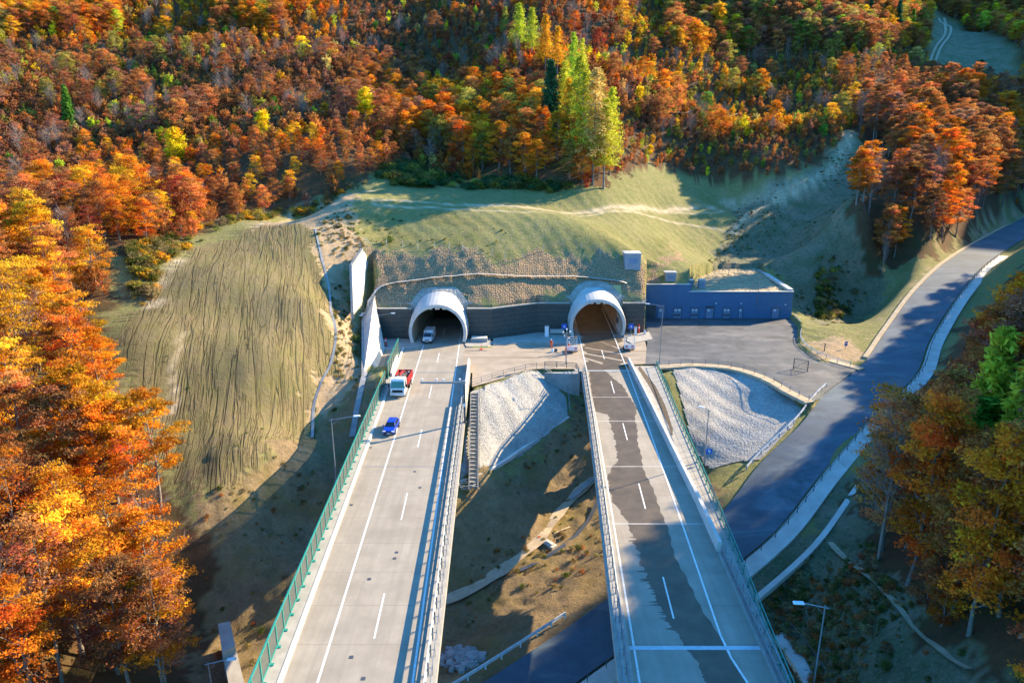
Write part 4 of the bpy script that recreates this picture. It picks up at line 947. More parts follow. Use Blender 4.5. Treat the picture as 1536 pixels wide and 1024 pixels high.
def truck(loc, rz, label):
    t = thing('tipper_truck', loc, label, 'truck', rz=rz)
    mb = MB(); mb.sideyz([(-4.1,.55),(-4.15,1.35),(-4.02,1.55),(-3.72,2.75),(-3.4,3.0),(-2.0,3.0),(-1.95,.75)], -1.24, 1.24, [.05,.03,.03,.12,.16,.14,.0]); bevel(mb.build('cab', M['tin_white'], t, local=True), .07)
    MB().add([(-1.10,-4.0,1.62),(1.10,-4.0,1.62),(1.0,-3.74,2.66),(-1.0,-3.74,2.66)], [(0,1,2,3)]).build('windscreen', M['green_glass'], t, local=True).location = (0,-.04,.01)
    MB().box((0,-4.14,1.12), (1.7,.08,.42)).build('grille', M['black_rubber'], t, local=True)
    MB().box((0,-4.14,.58), (2.46,.25,.36)).build('bumper', M['tin_white'], t, local=True)
    MB().box((0,-4.29,.62), (.52,.03,.12)).build('number_plate', M['sign_white'], t, local=True)
    MB().box((0,-2.75,3.03), (1.2,.8,.07)).build('roof_hatch', M['tin_white'], t, local=True)
    for s_ in (-1, 1):
        MB().box((s_*.98,-4.2,.85), (.4,.14,.2)).build('headlight', M['lamp_glass'], t, local=True)
        MB().add([(s_*1.215,-3.75,1.65),(s_*1.235,-2.5,1.65),(s_*1.13,-2.5,2.6),(s_*1.12,-3.5,2.6)], [(0,1,2,3)]).build('side_window', M['car_glass'], t, local=True).location = (s_*.02,0,0)
        MB().box((s_*1.46,-3.85,2.0), (.2,.2,.6)).build('mirror', M['black_rubber'], t, local=True)
        for y in (-3.1, .9, 2.2): wheel(t, s_*1.02, y, .5, .36)
    MB().box((0,.5,.85), (.9,7.2,.35)).build('chassis', M['dark_steel'], t, local=True)
    bed = MB(); bed.box((0,1.0,1.28), (2.46,5.0,.14)); bed.box((0,-1.45,1.95), (2.46,.12,1.3))
    bed.box((0,3.5,1.8), (2.46,.1,1.0))
    for s_ in (-1, 1):
        bed.box((s_*1.19,1.03,1.85), (.1,4.84,1.05))
    bedo = bed.build('tipper_bed', M['truck_red'], t, local=True)
    for s_ in (-1, 1):
        for k in range(5): MB().box((s_*1.27,-.9+k*1.0,1.85), (.08,.12,1.0)).build('bed_rib', M['truck_red'], bedo, local=True)
    X, Yy = np.meshgrid(np.linspace(-1.12,1.12,16), np.linspace(-1.3,3.4,30)); Zz = 1.75+.35*np.exp(-((Yy-1)**2)/3-X**2)+.16*RNG.random(X.shape)
    id_ = np.arange(X.size).reshape(X.shape); q = np.stack([id_[:-1,:-1], id_[:-1,1:], id_[1:,1:], id_[1:,:-1]], -1).reshape(-1, 4)
    ld = grid_mesh('soil_load', np.stack([X.ravel(), Yy.ravel(), Zz.ravel()], 1), q, M['soil_load'], smooth=False); ld.parent = t
    for k in range(5): MB().box((-.7+.35*k,.2+.6*k,2.15), (.3,.35,.25), k*.7).build('rubble_piece', M['rubble'], ld, local=True)
    cr = MB(); cr.box((0,-1.75,1.7), (.6,.36,1.9)); cr.tube([(0,-1.75,2.6),(0,-1.72,3.35)], .17, 10); cr.beam((0,-1.75,3.25),(.15,.6,3.0), .26,.28); cr.beam((.15,.6,3.0),(.05,2.0,2.55), .2,.22)
    cro = cr.build('loader_crane', M['truck_red'], t, local=True)
    MB().tube([(.05,2.0,2.5),(.05,2.0,2.05)], [.28,.18], 10).box((-.1,2.0,2.0), (.18,.5,.35), .3).box((.22,2.0,2.0), (.18,.5,.35), -.3).build('grab', M['dark_steel'], cro, local=True)
    return t
car(at(588.5,644,.0), math.atan(.035)*-1-.06, 'blue hatchback driving behind the truck on the pale viaduct') if False else None
c_ = at(587.5,645,0); car((c_[0], c_[1], .01), -.04, 'bright blue hatchback car on the pale viaduct, ahead of the truck')
c_ = at(641.5,516,0); van((c_[0], c_[1]+2.7, .0), -.04, 'white panel van with amber beacon leaving the dark tunnel mouth')
c_ = at(598,596,0); truck((c_[0], c_[1]+4.0, .01), -.03, 'white cab tipper truck with a red bed and red loader crane')
# ------------------------------------------------------------------ lamps and masts
def lamp(base, h, arm, label, double=False, clear=True):
    t = thing('street_lamp', base, label, 'street lamp'); x, y, z = base
    MB().tube([(x,y,z),(x,y,z+1.2),(x,y,z+h)], [.11,.09,.05], 10).build('pole', M['steel'], t)
    MB().box((x,y,z+.03), (.4,.4,.06)).tube([(x,y,z+.05),(x,y,z+.3)], .14, 10).build('base', M['steel'], t)
    ax, ay = arm; L = math.hypot(ax, ay); e = (x+ax, y+ay, z+h+.12)
    MB().tube([(x-ax/L*.3,y-ay/L*.3,z+h-.2),(x,y,z+h-.16),e], .045, 8).tube([(x,y,z+h-.75),(x+ax*.45,y+ay*.45,z+h-.06)], .02, 6).build('arm', M['steel'], t)
    hd = MB().box((e[0]+ax/L*.35, e[1]+ay/L*.35, e[2]+.02), (.85,.34,.10), math.atan2(ay, ax), .85).build('lamp_head', M['tin_white'], t)
    MB().box((e[0]+ax/L*.4, e[1]+ay/L*.4, e[2]-.05), (.55,.24,.04), math.atan2(ay, ax)).build('lamp_lens', M['lamp_glass'], hd)
    return t
lamp((-21.75,76.3,-.2), 8.4, (2.6,.5), 'grey street lamp rising outside the green noise barrier, opposite the tilled field')
b_ = at(318,1040,-1); lamp((lx(46)+barL(46)-1.1,46.0,-6.0), 3.8, (2.3,.2), 'street lamp seen from above beside the stepped concrete wall') if False else None
lp = atY(312,993,52.0); g = float(tz(np.array([lp[0]]), np.array([lp[1]]))[0]); lamp((lp[0], lp[1], g), lp[2]-g, (1.7,.25), 'tall street lamp standing in the valley beside the stepped concrete wall')
lp = at(574,532,0); lamp((lp[0]-.4, lp[1], -.1), 8.3, (2.4,.3), 'street lamp at the foot of the lit wing wall, beside the van portal')
lp = at(989,544,0); lamp((lp[0], lp[1], 0), 11.2, (-2.4,.6), 'tall street lamp at the corner of the asphalt yard')
lamp((25.2,81.5,-.3), 7.6, (-.5,.4), 'slim street lamp outside the green mesh railing, by a blue plate')
lp = atY(1238,908,44.0); g = float(tz(np.array([lp[0]]), np.array([lp[1]]))[0]); lamp((lp[0], lp[1], g), lp[2]-g, (-1.6,.15), 'street lamp in deep shade by the curved walkway, nearest the brown slope')
t = thing('blue_plate', (25.0,80.9,1.9), 'small blue plate with a white figure fixed beside the slim lamp', 'sign')
MB().box((25.5,80.9,1.75), (.75,.05,.75)).build('plate', M['sign_blue'], t); MB().beam((25.42,80.86,1.6),(25.42,80.86,1.9), .06,.02).box((25.42,80.86,1.98), (.12,.02,.12)).beam((25.6,80.86,1.5),(25.6,80.86,2.0), .1,.02).build('pictogram', M['sign_white'], t)
MB().tube([(25.2,80.95,.1),(25.2,80.95,1.6)], .04, 6).beam((25.2,80.95,1.6),(25.3,80.95,1.75), .05,.05).build('bracket', M['steel'], t)
# gantry with its three detectors
gx_, gy_ = -7.0, 94.2
t = thing('camera_gantry', (gx_, gy_, .1), 'steel gantry with a long arm of detectors over the pale carriageway', 'gantry')
MB().box((gx_,gy_,3.2), (.28,.34,6.6)).box((gx_,gy_,.2), (.5,.5,.1)).build('pole', M['dark_steel'], t)
MB().box((gx_-3.1,gy_,6.42), (6.6,.26,.26)).box((gx_-.1,gy_,6.45), (.5,.4,.5)).build('arm', M['steel'], t)
for dx in (-6.1,-4.0,-3.0,-.6): MB().tube([(gx_+dx,gy_,6.55),(gx_+dx,gy_,6.85)], .05, 6).box((gx_+dx,gy_-.1,6.95), (.24,.34,.2)).build('detector', M['tin_white'], t)
MB().box((gx_-.02,gy_-.2,3.0), (.3,.2,.5)).build('control_box', M['tin_white'], t)
# camera mast by the right bore
mx, my, _ = at(849,546,0)
t = thing('camera_mast', (mx, my, 0), 'slim camera mast with white cameras in front of the wet portal', 'mast')
MB().tube([(mx,my,0),(mx,my,6.6)], [.12,.07], 10).build('pole', M['steel'], t)
MB().box((mx,my,6.0), (1.5,.1,.1)).box((mx,my,5.3), (1.0,.08,.08)).build('crossbar', M['steel'], t)
for dx, z in ((-.65,6.25),(.65,6.35),(0,6.8),(-.4,5.55),(.45,5.1)): MB().box((mx+dx,my-.12,z), (.24,.5,.26), .2*dx).build('camera', M['tin_white'], t)
# ------------------------------------------------------------------ arrow board trailers
def chevron(mb, x, y, z, s, d):
    for k in (-1, 1): mb.beam((x-d*s*.5, y, z+k*s*.5), (x+d*s*.5, y, z), .02, s*.32)
def trailer(px, py, arrows, label, rz=0):
    x, y, _ = at(px, py, 0); t = thing('arrow_trailer', (x, y, 0), label, 'arrow trailer', rz=rz)
    MB().box((0,.9,.45), (1.9,2.2,.12)).beam((0,2.0,.45),(0,3.6,.4), .12,.12).build('frame', M['steel'], t, local=True)
    for s_ in (-1, 1):
        o = MB().tube([(s_*1.05-.1,.9,.33),(s_*1.05+.1,.9,.33)], .33, 14, smooth=False).build('wheel', M['black_rubber'], t, local=True)
        MB().beam((s_*.98,.15,.6),(s_*.98,.75,3.1), .09,.09).build('upright', M['tin_white'], t, local=True)
    mb = MB()
    for k in range(6): mb.beam((-.98,.25+k*.1,1.0+k*.42),(.98,.25+k*.1,1.0+k*.42), .06,.06)
    mb.build('ladder_panel', M['tin_white'], t, local=True)
    MB().box((0,-.15,.95), (2.15,.08,.8)).build('board', M['sign_white'], t, local=True)
    for x_, d in arrows:
        mb = MB(); chevron(mb, x_, -.205, .95, .5, d); mb.build('red_chevron', M['sign_red'], t, local=True)
    for s_ in (-1, 1): MB().tube([(s_*.75,.72,3.1),(s_*.75,.64,3.1)], .17, 12).build('warning_lamp', M['amber'], t, local=True)
    return t
trailer(858,529,[(.7,1)],'arrow trailer with one red chevron pointing right, beside the workers')
trailer(944,526,[(-.6,-1),(.55,-1)],'arrow trailer with two red chevrons pointing left, right of the wet portal')
# ------------------------------------------------------------------ small signs, posts and cabinets at the portals
def emerg(px, py, label):
    x, y, _ = at(px, py, 0); t = thing('emergency_sign', (x, y, .15), label, 'sign')
    MB().tube([(x,y,.1),(x,y,2.4)], .05, 6).build('post', M['steel'], t)
    MB().box((x,y-.06,2.35), (1.1,.06,1.1)).build('plate', M['sign_blue'], t)
    MB().beam((x-.18,y-.1,2.2),(x+.12,y-.1,2.5), .03,.1).box((x+.1,y-.1,2.2), (.12,.02,.3)).build('pictogram', M['sign_white'], t)
emerg(846,505,'blue square sign on a post, left of the wet portal')
emerg(946,505,'blue square sign on a post, right of the wet portal')
def cabinet(px, py, w, h, label, m='tin_white'):
    x, y, _ = at(px, py, 0); t = thing('control_cabinet', (x, y, .15), label, 'cabinet')
    MB().box((x,y,.15+h/2), (w,.5,h)).build('body', M[m], t); MB().box((x,y-.26,.2+h/2), (w*.8,.03,h*.85)).build('door', M['sign_white'], t)
    MB().box((x,y,.2+h), (w+.12,.62,.08)).build('lid', M['steel'], t); MB().box((x,y,.13), (w+.3,.8,.12)).build('plinth', M['concrete'], t)
cabinet(820,506,.85,2.4,'tall white control cabinet by the gabion wall, left of the blue sign')
cabinet(953,503,.5,1.7,'narrow white cabinet between the blue sign and the red marker post')
cabinet(967,502,.4,.9,'short pale stump cabinet at the end of the pavement')
t = thing('concrete_bench_block', at(837,500,.16), 'long low white concrete block left of the wet portal', 'block'); x, y, z = at(837,500,.16)
MB().box((x-.2,y+.4,.55), (3.0,.5,.75)).box((x-.2,y+.4,.96), (3.1,.6,.08)).build('block', M['white_concrete'], t)
x, y, z = at(719,511,.16); t = thing('concrete_box', (x, y, z), 'open concrete box on the pavement right of the van portal', 'box')
MB().box((x,y,.5), (3.4,2.0,.75)).build('body', M['grey_concrete'], t); MB().box((x,y+.1,.92), (3.2,1.7,.08)).build('lid', M['white_concrete'], t)
def marker(px, py, label, h=1.9):
    x, y, _ = at(px, py, 0); t = thing('marker_post', (x, y, .15), label, 'marker post')
    MB().tube([(x,y,.1),(x,y,h)], .17, 10).build('post', M['red_plastic'], t)
    MB().tube([(x,y,h*.62),(x,y,h*.8)], .178, 10).build('reflective_band', M['sign_white'], t); MB().tube([(x,y,.1),(x,y,.22)], .32, 10).build('foot', M['black_rubber'], t)
marker(579,520,'red marker post at the foot of the lit wing wall')
marker(958,500,'red marker post between the wet portal and the yard')
x, y, z = at(722,524,0); t = thing('work_trestle', (x, y, 0), 'low yellow green barrier pole with a red stand on the platform', 'trestle')
MB().beam((x-1.9,y,.55),(x+2.2,y-.3,.55), .14,.14).build('pole', simple('lime_paint', (.45,.55,.05), .6), t)
MB().tube([(x,y,0),(x,y,1.0)], .06, 8).box((x,y,.04), (.6,.6,.08)).build('stand', M['red_plastic'], t)
for k, (px, py, lab) in enumerate([(829,528,'pale canister standing left of the tools near the workers'),(833,527,'dark tool box standing between the canister and the mast')]):
    x, y, z = at(px, py, 0); t = thing(['canister','tool_box'][k], (x, y, 0), lab, ['canister','tool box'][k])
    if k == 0: MB().tube([(x,y,0),(x,y,.6),(x,y,.75)], [.26,.26,.12], 12).build('body', M['tin_white'], t); MB().tube([(x,y,.75),(x,y,.85)], .07, 8).build('cap', M['red_plastic'], t)
    else: MB().box((x,y,.25), (.8,.45,.5)).build('body', M['dark_steel'], t); MB().beam((x-.3,y,.6),(x+.3,y,.6), .06,.06).box((x-.3,y,.54), (.05,.05,.12)).box((x+.3,y,.54), (.05,.05,.12)).build('handle', M['steel'], t)
# ------------------------------------------------------------------ the workers
def person(loc, rz, label, step=.12, arm=.25, helmet='tin_white'):
    t = thing('person', loc, label, 'person', rz=rz)
    J = {'pel':(0,0,.95),'waist':(0,0,1.08),'chest':(0,-.02,1.32),'neck':(0,-.02,1.50),'head':(0,-.04,1.66),'top':(0,-.03,1.77)}
    E_ = [('pel','waist'),('waist','chest'),('chest','neck'),('neck','head'),('head','top')]; R = {'pel':.15,'waist':.14,'chest':.16,'neck':.06,'head':.10,'top':.07}
    for s_, n in ((-1,'L'),(1,'R')):
        J['sh'+n] = (s_*.19,0,1.42); J['el'+n] = (s_*.27,-.06-arm*.3*(s_ > 0),1.15); J['wr'+n] = (s_*.27,-.2-arm*(s_ > 0),.97); J['ha'+n] = (s_*.26,-.26-arm*(s_ > 0),.90)
        J['hip'+n] = (s_*.10,0,.90); J['kn'+n] = (s_*.12,-.04-s_*step*.6,.50); J['an'+n] = (s_*.12,s_*-step,.09); J['to'+n] = (s_*.13,s_*-step-.17,.05)
        E_ += [('chest','sh'+n),('sh'+n,'el'+n),('el'+n,'wr'+n),('wr'+n,'ha'+n),('pel','hip'+n),('hip'+n,'kn'+n),('kn'+n,'an'+n),('an'+n,'to'+n)]
        R.update({'sh'+n:.075,'el'+n:.055,'wr'+n:.04,'ha'+n:.045,'hip'+n:.10,'kn'+n:.07,'an'+n:.05,'to'+n:.05})
    def skin(name, keys, m, grow=0.0, root='pel'):
        ks = list(keys); me = bpy.data.meshes.new(name); me.from_pydata([J[k] for k in ks], [(ks.index(a), ks.index(b_)) for a, b_ in E_ if a in ks and b_ in ks], [])
        o = bpy.data.objects.new(name, me); COL.objects.link(o); o.parent = t; me.materials.append(m)
        md = o.modifiers.new('Skin', 'SKIN'); md.use_smooth_shade = True
        for i, k in enumerate(ks): me.skin_vertices[0].data[i].radius = (R[k]+grow, (R[k]+grow)*.85); me.skin_vertices[0].data[i].use_root = (k == root)
        o.modifiers.new('Sub', 'SUBSURF').levels = 1; return o
    skin('body', J.keys(), M['skin'])
    skin('jacket', ['pel','waist','chest','shL','elL','wrL','shR','elR','wrR'], M['orange_cloth'], .022)
    skin('trousers', ['pel','hipL','knL','anL','hipR','knR','anR'], M['orange_cloth'], .02)
    MB().tube([(0,-.04,1.68),(0,-.035,1.78),(0,-.03,1.83)], [.135,.115,.04], 12).box((0,-.17,1.69), (.16,.12,.02)).build('helmet', M[helmet], t, local=True)
    for s_, n in ((-1,'L'),(1,'R')):
        MB().box((J['to'+n][0], J['to'+n][1]+.06, .05), (.12,.30,.11), 0, .85).build('boot', M['black_rubber'], t, local=True)
    return t
for (px, py, rz, lab, st, ar) in [(826.5,521,.3,'worker in orange hi-vis clothing standing alone left of the mast',.1,.15),(853.5,526,-.8,'worker in orange clothing and white helmet beside the single chevron trailer',.16,.35),(848.5,532,1.2,'worker in orange clothing just in front of the camera mast foot',.08,.3)]:
    x, y, z = at(px, py, 0); person((x, y, .01), rz, lab, st, ar)
# ------------------------------------------------------------------ stair beside the left viaduct, railings, gate, walls
t = thing('concrete_stair', (-7.0,104,0), 'concrete stair going down beside the dry viaduct along the gravel slope', 'stair')
n = 26; s0 = np.array([-6.6,107.5,-.1]); s1 = np.array([-5.9,88.5,-7.9])
for k in range(n):
    q = s0+(s1-s0)*k/n; MB().box((q[0]+.35,q[1],q[2]-.12), (1.15,.68,.3)).build('step', M['apron'], t)
for dx in (-.3, .98):
    MB().beam(s0+[dx,0,.0], s1+[dx,0,.0], .14, .35).build('string_wall', M['grey_concrete'], t)
mb = MB()
for k in range(0, n+1, 3): q = s0+(s1-s0)*k/n; mb.box((q[0]+1.15,q[1],q[2]+.6), (.05,.05,1.1))
mb.beam(s0+[1.15,0,1.15], s1+[1.15,0,1.15], .05,.05); mb.build('handrail', M['dark_steel'], t)
def rail_line(name, pts, label, h=1.05, st=2.5, m='dark_steel', mids=(.55,), r=.055, each=True):
    P = [np.array(p, float) for p in pts]; t = thing(name, tuple(P[len(P)//2]), label, 'railing')
    D = [P[0]]; acc = 0
    for p in P[1:]:
        d = np.hypot(*(p-D[-1])[:2])
        if d >= st: D.append(p)
    for q in D: MB().box((q[0],q[1],q[2]+h/2), (r*1.4,r*1.4,h)).build('post', M[m], t)
    for z in (h,)+tuple(mids):
        mb = MB()
        for a, b_ in zip(D[:-1], D[1:]): mb.beam(a+[0,0,z], b_+[0,0,z], r, r)
        mb.build('rail', M[m], t)
    return t
fine = densify([p for p in off(RRd[6:], -.75, .15)], 4)
rail_line('railing', [p for p in fine], 'dark post and rail fence on the white walkway along the lower road', 1.05, 2.6)
rail_line('railing', [(p[0],p[1],p[2]+.12) for p in densify(off(p1[:31], .5), 4)], 'low railing along the sandy path between the yard and the grey gravel mound', .9, 2.2, 'steel')
rail_line('railing', [(p[0],p[1],p[2]+.12) for p in densify(off(p2, -.3), 4)], 'blue grey railing along the curving sandy kerb right of the yard', .9, 2.4, 'water_metal', r=.07)
rail_line('railing', [(p[0]-.7,p[1]+.5,p[2]+.1) for p in densify(RLd[29:45], 4)], 'pale guardrail along the inner bend of the lower road', .75, 2.0, 'water_metal', (.5,), .1)
rail_line('railing', [(p[0]-.8,p[1]+.8,p[2]+.15) for p in densify(RLd[48:57], 4)], 'pale guardrail along the lower road left of the wet viaduct, by the sunlit spoil', .75, 2.0, 'steel', (.5,), .1)
rail_line('railing', [(p[0]-.8,p[1]+.8,p[2]+.15) for p in densify(RLd[64:78], 4)], 'pale guardrail along the lower road beside the rubble heap', .75, 2.0, 'water_metal', (.5,), .12)
rail_line('railing', [at(*p) for p in [(706,578,.1),(722,573,.1),(738,568,.1),(755,563,.1),(772,559,.1),(788,555,.1),(805,552,.1)]], 'pale handrail along the top edge of the white gravel slope', 1.0, 1.4, 'steel')
rail_line('railing', [at(*p) for p in [(817,551,.1),(835,551,.1),(850,552,.1),(864,553,.1),(868,560,.1)]], 'dark railing across the head of the grey abutment by the mast', 1.1, 1.0, 'dark_steel', (.75,.4), .08)
rail_line('railing', [at(817,556,.0), at(828,566,-1.0), at(838,574,-2.0), at(850,580,-3.0), at(853,600,-4.2), at(855,622,-5.4)], 'steel stair rail running down the shaded side of the gravel slope', 1.0, .8, 'steel')
t = thing('yard_gate', at(1190,552,0), 'open dark steel gate frame standing at the end of the yard', 'gate'); a = np.array(at(1190,553,.05)); b_ = np.array(at(1211,557,.05))
for q in (a, b_): MB().box((q[0],q[1],1.05), (.12,.12,2.1)).build('post', M['dark_steel'], t)
mb = MB()
for z in (.25, 2.0): mb.beam(a+[0,0,z], b_+[0,0,z], .08,.08)
mb.beam(a+[0,0,.25], b_+[0,0,2.0], .05,.05); mb.build('gate_frame', M['dark_steel'], t)
mb = MB()
for k in range(1, 10): q = a+(b_-a)*k/10; mb.beam(q+[0,0,.25], q+[0,0,2.0], .02,.02)
mb.build('gate_mesh', M['dark_steel'], t)
q = at(1236,530,.2); t = thing('gate_post', q, 'lone dark gate post on the sandy kerb opposite the open gate', 'post'); MB().box((q[0],q[1],1.1), (.14,.14,2.2)).build('post', M['dark_steel'], t); MB().box((q[0],q[1],2.23), (.2,.2,.06)).build('cap', M['dark_steel'], t)
q = hit(1268,524); t = thing('info_board', q, 'small blue board on a short post on the bare mound', 'sign'); MB().tube([q,(q[0],q[1],q[2]+.9)], .05, 6).build('post', M['steel'], t); MB().box((q[0],q[1],q[2]+1.2), (.7,.05,.9), .3).build('plate', M['sign_blue'], t); MB().box((q[0]-.02,q[1]-.04,q[2]+1.3), (.4,.03,.2), .3).build('white_band', M['sign_white'], t)
sp = [hit(1172,950), hit(1192,975), hit(1210,1000), hit(1226,1030), hit(1240,1070)]
spd = densify([(p[0],p[1],p[2]+.1) for p in sp], 4)
tag(MB().sweep(spd, [(-1.25,-.6),(-1.25,.12),(1.25,.12),(1.25,-.6)]).build('service_path', M['white_concrete']), kind='structure')
rail_line('railing', [(p[0],p[1],p[2]+.1) for p in densify(off(spd, -.9), 3)], 'short dark railing on the curved path under the shaded street lamp', 1.1, 1.6)
# stepped concrete wall under the left viaduct
t = thing('stepped_wall', (-24,50,-12), 'thick stepped concrete wall in the valley beside the noise barrier', 'retaining wall')
zt = -12.4
A = [at(327,935,zt), at(345,931,zt), at(353,968,zt), at(333,978,zt)]
MB().prism([p[:2] for p in A], -19, zt).build('upper_step', M['concrete'], t)
zt2 = -13.2; A = [at(335,985,zt2), at(355,976,zt2), at(375,1060,zt2), at(350,1060,zt2)]
MB().prism([p[:2] for p in A], -19, zt2).build('lower_step', M['concrete'], t)
# slabs and pipe pieces in the valley
x, y, z = hit(872,748); t = thing('concrete_slab', (x, y, z), 'grey concrete slab sunk beside the sandy path under the wet viaduct', 'slab')
a = np.array(hit(890,720)); b_ = np.array(hit(856,752)); MB().beam(a+[0,0,.25], b_+[0,0,.25], .9, .6).build('block', M['grey_concrete'], t)
x, y, z = hit(824,818); t = thing('concrete_slab', (x, y, z), 'pale concrete slab lying between the sandy path and the ditch', 'slab'); MB().box((x,y,z+.25), (1.0,2.2,.35), .7).box((x+.1,y,z+.5), (.5,1.3,.18), .7).build('block', M['white_concrete'], t)
x, y, z = hit(843,796); t = thing('plank', (x, y, z), 'yellow timber plank dropped beside the sandy path', 'plank'); MB().beam((x-1.2,y-.8,z+.15),(x+1.2,y+.8,z+.22), .28,.06).beam((x-.2,y-.5,z+.05),(x+.2,y-.7,z+.05), .12,.1).build('board', M['plank'], t)
rb_ = MB(); rr = random.Random(3)
for k in range(300):
    a_, r_ = rr.random()*6.283, rr.random()**.6; x, y, z = hit(692+34*r_*math.cos(a_), 990+17*r_*math.sin(a_)); z += .5*(1-r_); s_ = .10+.30*rr.random()**2
    pts = []
    for i, j, k2 in [(-1,-1,-1),(1,-1,-1),(1,1,-1),(-1,1,-1),(-1,-1,1),(1,-1,1),(1,1,1),(-1,1,1)]:
        pts.append((x+s_*i*(.6+.5*rr.random()), y+s_*j*(.6+.5*rr.random()), z+.15+s_*k2*(.4+.5*rr.random())))
    rb_.add(pts, [(3,2,1,0),(4,5,6,7),(0,1,5,4),(1,2,6,5),(2,3,7,6),(3,0,4,7)])
tag(rb_.build('rubble', M['rubble']), 'heap of broken grey stones beside the lower road', 'rubble', kind='stuff')
for k, (px, py) in enumerate([(700,735)]):
    x, y, z = hit(px, py); t = thing('cable_coil', (x, y, z), 'loose pale cable coil left at the foot of the gravel slope', 'coil')
    MB().tube([(x+.8*math.cos(a*.35)*(1+.04*a*.3), y+.6*math.sin(a*.35), z+.25+.015*a) for a in range(60)], .06, 6).build('coil', M['white_concrete'], t)
# curb along the foot of the two stone slopes
tag(MB().sweep(densify([(p[0],p[1],p[2]+.1) for p in hits([(853,627),(800,663),(740,703),(690,724)])], 5), [(-.25,-.3),(-.25,.25),(.25,.25),(.25,-.3)]).build('kerb', M['white_concrete']), kind='structure')
# ------------------------------------------------------------------ tree shapes (leaf sprays spread through each crown's volume)
def leaf_mesh(name, C, n, up, size, rs, hue, var, elong=1.6):
    """C cluster centres (k,3), n leaves around each; returns an object-less mesh of single leaf faces with 'var' and 'hue' per face"""
    k = len(C); tot = k*n
    R = rs.normal(size=(tot, 3))*up['spread']; P = np.repeat(C, n, 0)+R
    nrm = rs.normal(size=(tot, 3))*up['rand']+np.array(up['dir']); nrm /= np.linalg.norm(nrm, axis=1)[:, None]
    t = np.cross(nrm, rs.normal(size=(tot, 3))); t /= np.linalg.norm(t, axis=1)[:, None]; b_ = np.cross(nrm, t)
    s_ = size*(.6+.8*rs.random(tot))[:, None]
    q = np.stack([P-t*s_*elong*.5, P+b_*s_*.42+nrm*s_*.12, P+t*s_*elong*.5, P-b_*s_*.42+nrm*s_*.12], 1).reshape(-1, 3)
    F = np.arange(tot*4).reshape(tot, 4)
    v = np.clip(np.repeat(var, n)+rs.normal(size=tot)*.16, 0, 1); h = np.clip(np.repeat(hue, n)+rs.normal(size=tot)*.12, 0, 1)
    return q, F, v, h
def mesh_from(name, q, F, v, h, m):
    me = bpy.data.meshes.new(name); me.vertices.add(len(q)); me.vertices.foreach_set('co', q.astype(np.float32).ravel())
    me.loops.add(F.size); me.loops.foreach_set('vertex_index', F.ravel().astype(np.int32)); me.polygons.add(len(F))
    me.polygons.foreach_set('loop_start', np.arange(0, F.size, 4, dtype=np.int32)); me.polygons.foreach_set('loop_total', np.full(len(F), 4, np.int32))
    for n_, a in (('var', v), ('hue', h)): me.attributes.new(n_, 'FLOAT', 'FACE').data.foreach_set('value', a.astype(np.float32))
    me.update(calc_edges=True); me.materials.append(m); return me
def trunk_mesh(name, h, r, limbs, m, rs, lean=.02, z_lo=.3):
    mb = MB(); n = 7; wob = rs.normal(size=(n, 2))*h*lean*.4; wob[0] = 0
    pts = [(wob[i,0]*i/n, wob[i,1]*i/n, h*i/(n-1)-(.4 if i == 0 else 0)) for i in range(n)]
    mb.tube(pts, [r*(1.25 if i == 0 else 1)*(1-.86*i/(n-1)) for i in range(n)], 7)
    for k in range(limbs):
        z = h*(z_lo+(.95-z_lo)*rs.random()); a = rs.random()*6.283; L = h*(.12+.2*rs.random())*(1.15-z/h); i = min(n-2, int(z/h*(n-1)))
        b_ = np.array(pts[i])+(np.array(pts[i+1])-np.array(pts[i]))*((z/h*(n-1))-i)
        e = b_+np.array([math.cos(a)*L, math.sin(a)*L, L*(.5+.5*rs.random())]); mid = (b_+e)/2+np.array([0,0,-.08*L])
        mb.tube([b_, mid, e], [r*.30*(1.1-z/h)+.02, r*.18*(1.1-z/h)+.015, .012], 4)
    me = bpy.data.meshes.new(name); me.from_pydata(mb.v, [], mb.f); me.polygons.foreach_set('use_smooth', mb.sm); me.materials.append(m); me.update(); return me
def broad(name, h, r, zlo, k, n, size, seed, layered=.55, shape=1.0, spread=.5):
    rs = np.random.default_rng(seed); C = []; var = []; hue = []; nl = 17 if k > 150 else 11
    lob = []                                # boughs: each a flattened spray with its own colour drift
    for i in range(nl):
        z = ((i+.5)/nl)**.9; a = i*2.39996+rs.normal()*.35; R = math.sin(math.pi*min(.97, .12+.84*z)**shape)*(.48+.22*rs.random()) if i < nl-1 else .1
        lob.append((math.cos(a)*R*r, math.sin(a)*R*r, zlo+(h-zlo)*(.10+.80*z), r*(.34+.16*rs.random()), np.clip(rs.normal(.5,.2),0,1), np.clip(rs.normal(.5,.24),0,1)))
    for j in range(k):
        x, y, z, R, v0, h0 = lob[j % nl]; p = rs.normal(size=3); p *= (rs.random()**.4)/np.linalg.norm(p)
        zz = (h-zlo)/r*.13
        C.append((x+p[0]*R*1.15, y+p[1]*R*1.15, min(h, z+p[2]*R*max(layered, zz*1.6)))); var.append(np.clip(v0+rs.normal()*.16, 0, 1)); hue.append(np.clip(h0+rs.normal()*.15, 0, 1))
    C = np.array(C); var = np.array(var); hue = np.array(hue)
    up = {'spread': np.array([spread, spread, spread*layered]), 'rand': .75, 'dir': (.0, 0, .75)}
    q, F, v, h_ = leaf_mesh(name, C, n, up, size, rs, hue, var)
    return mesh_from(name, q, F, v, h_, M['leaf'])
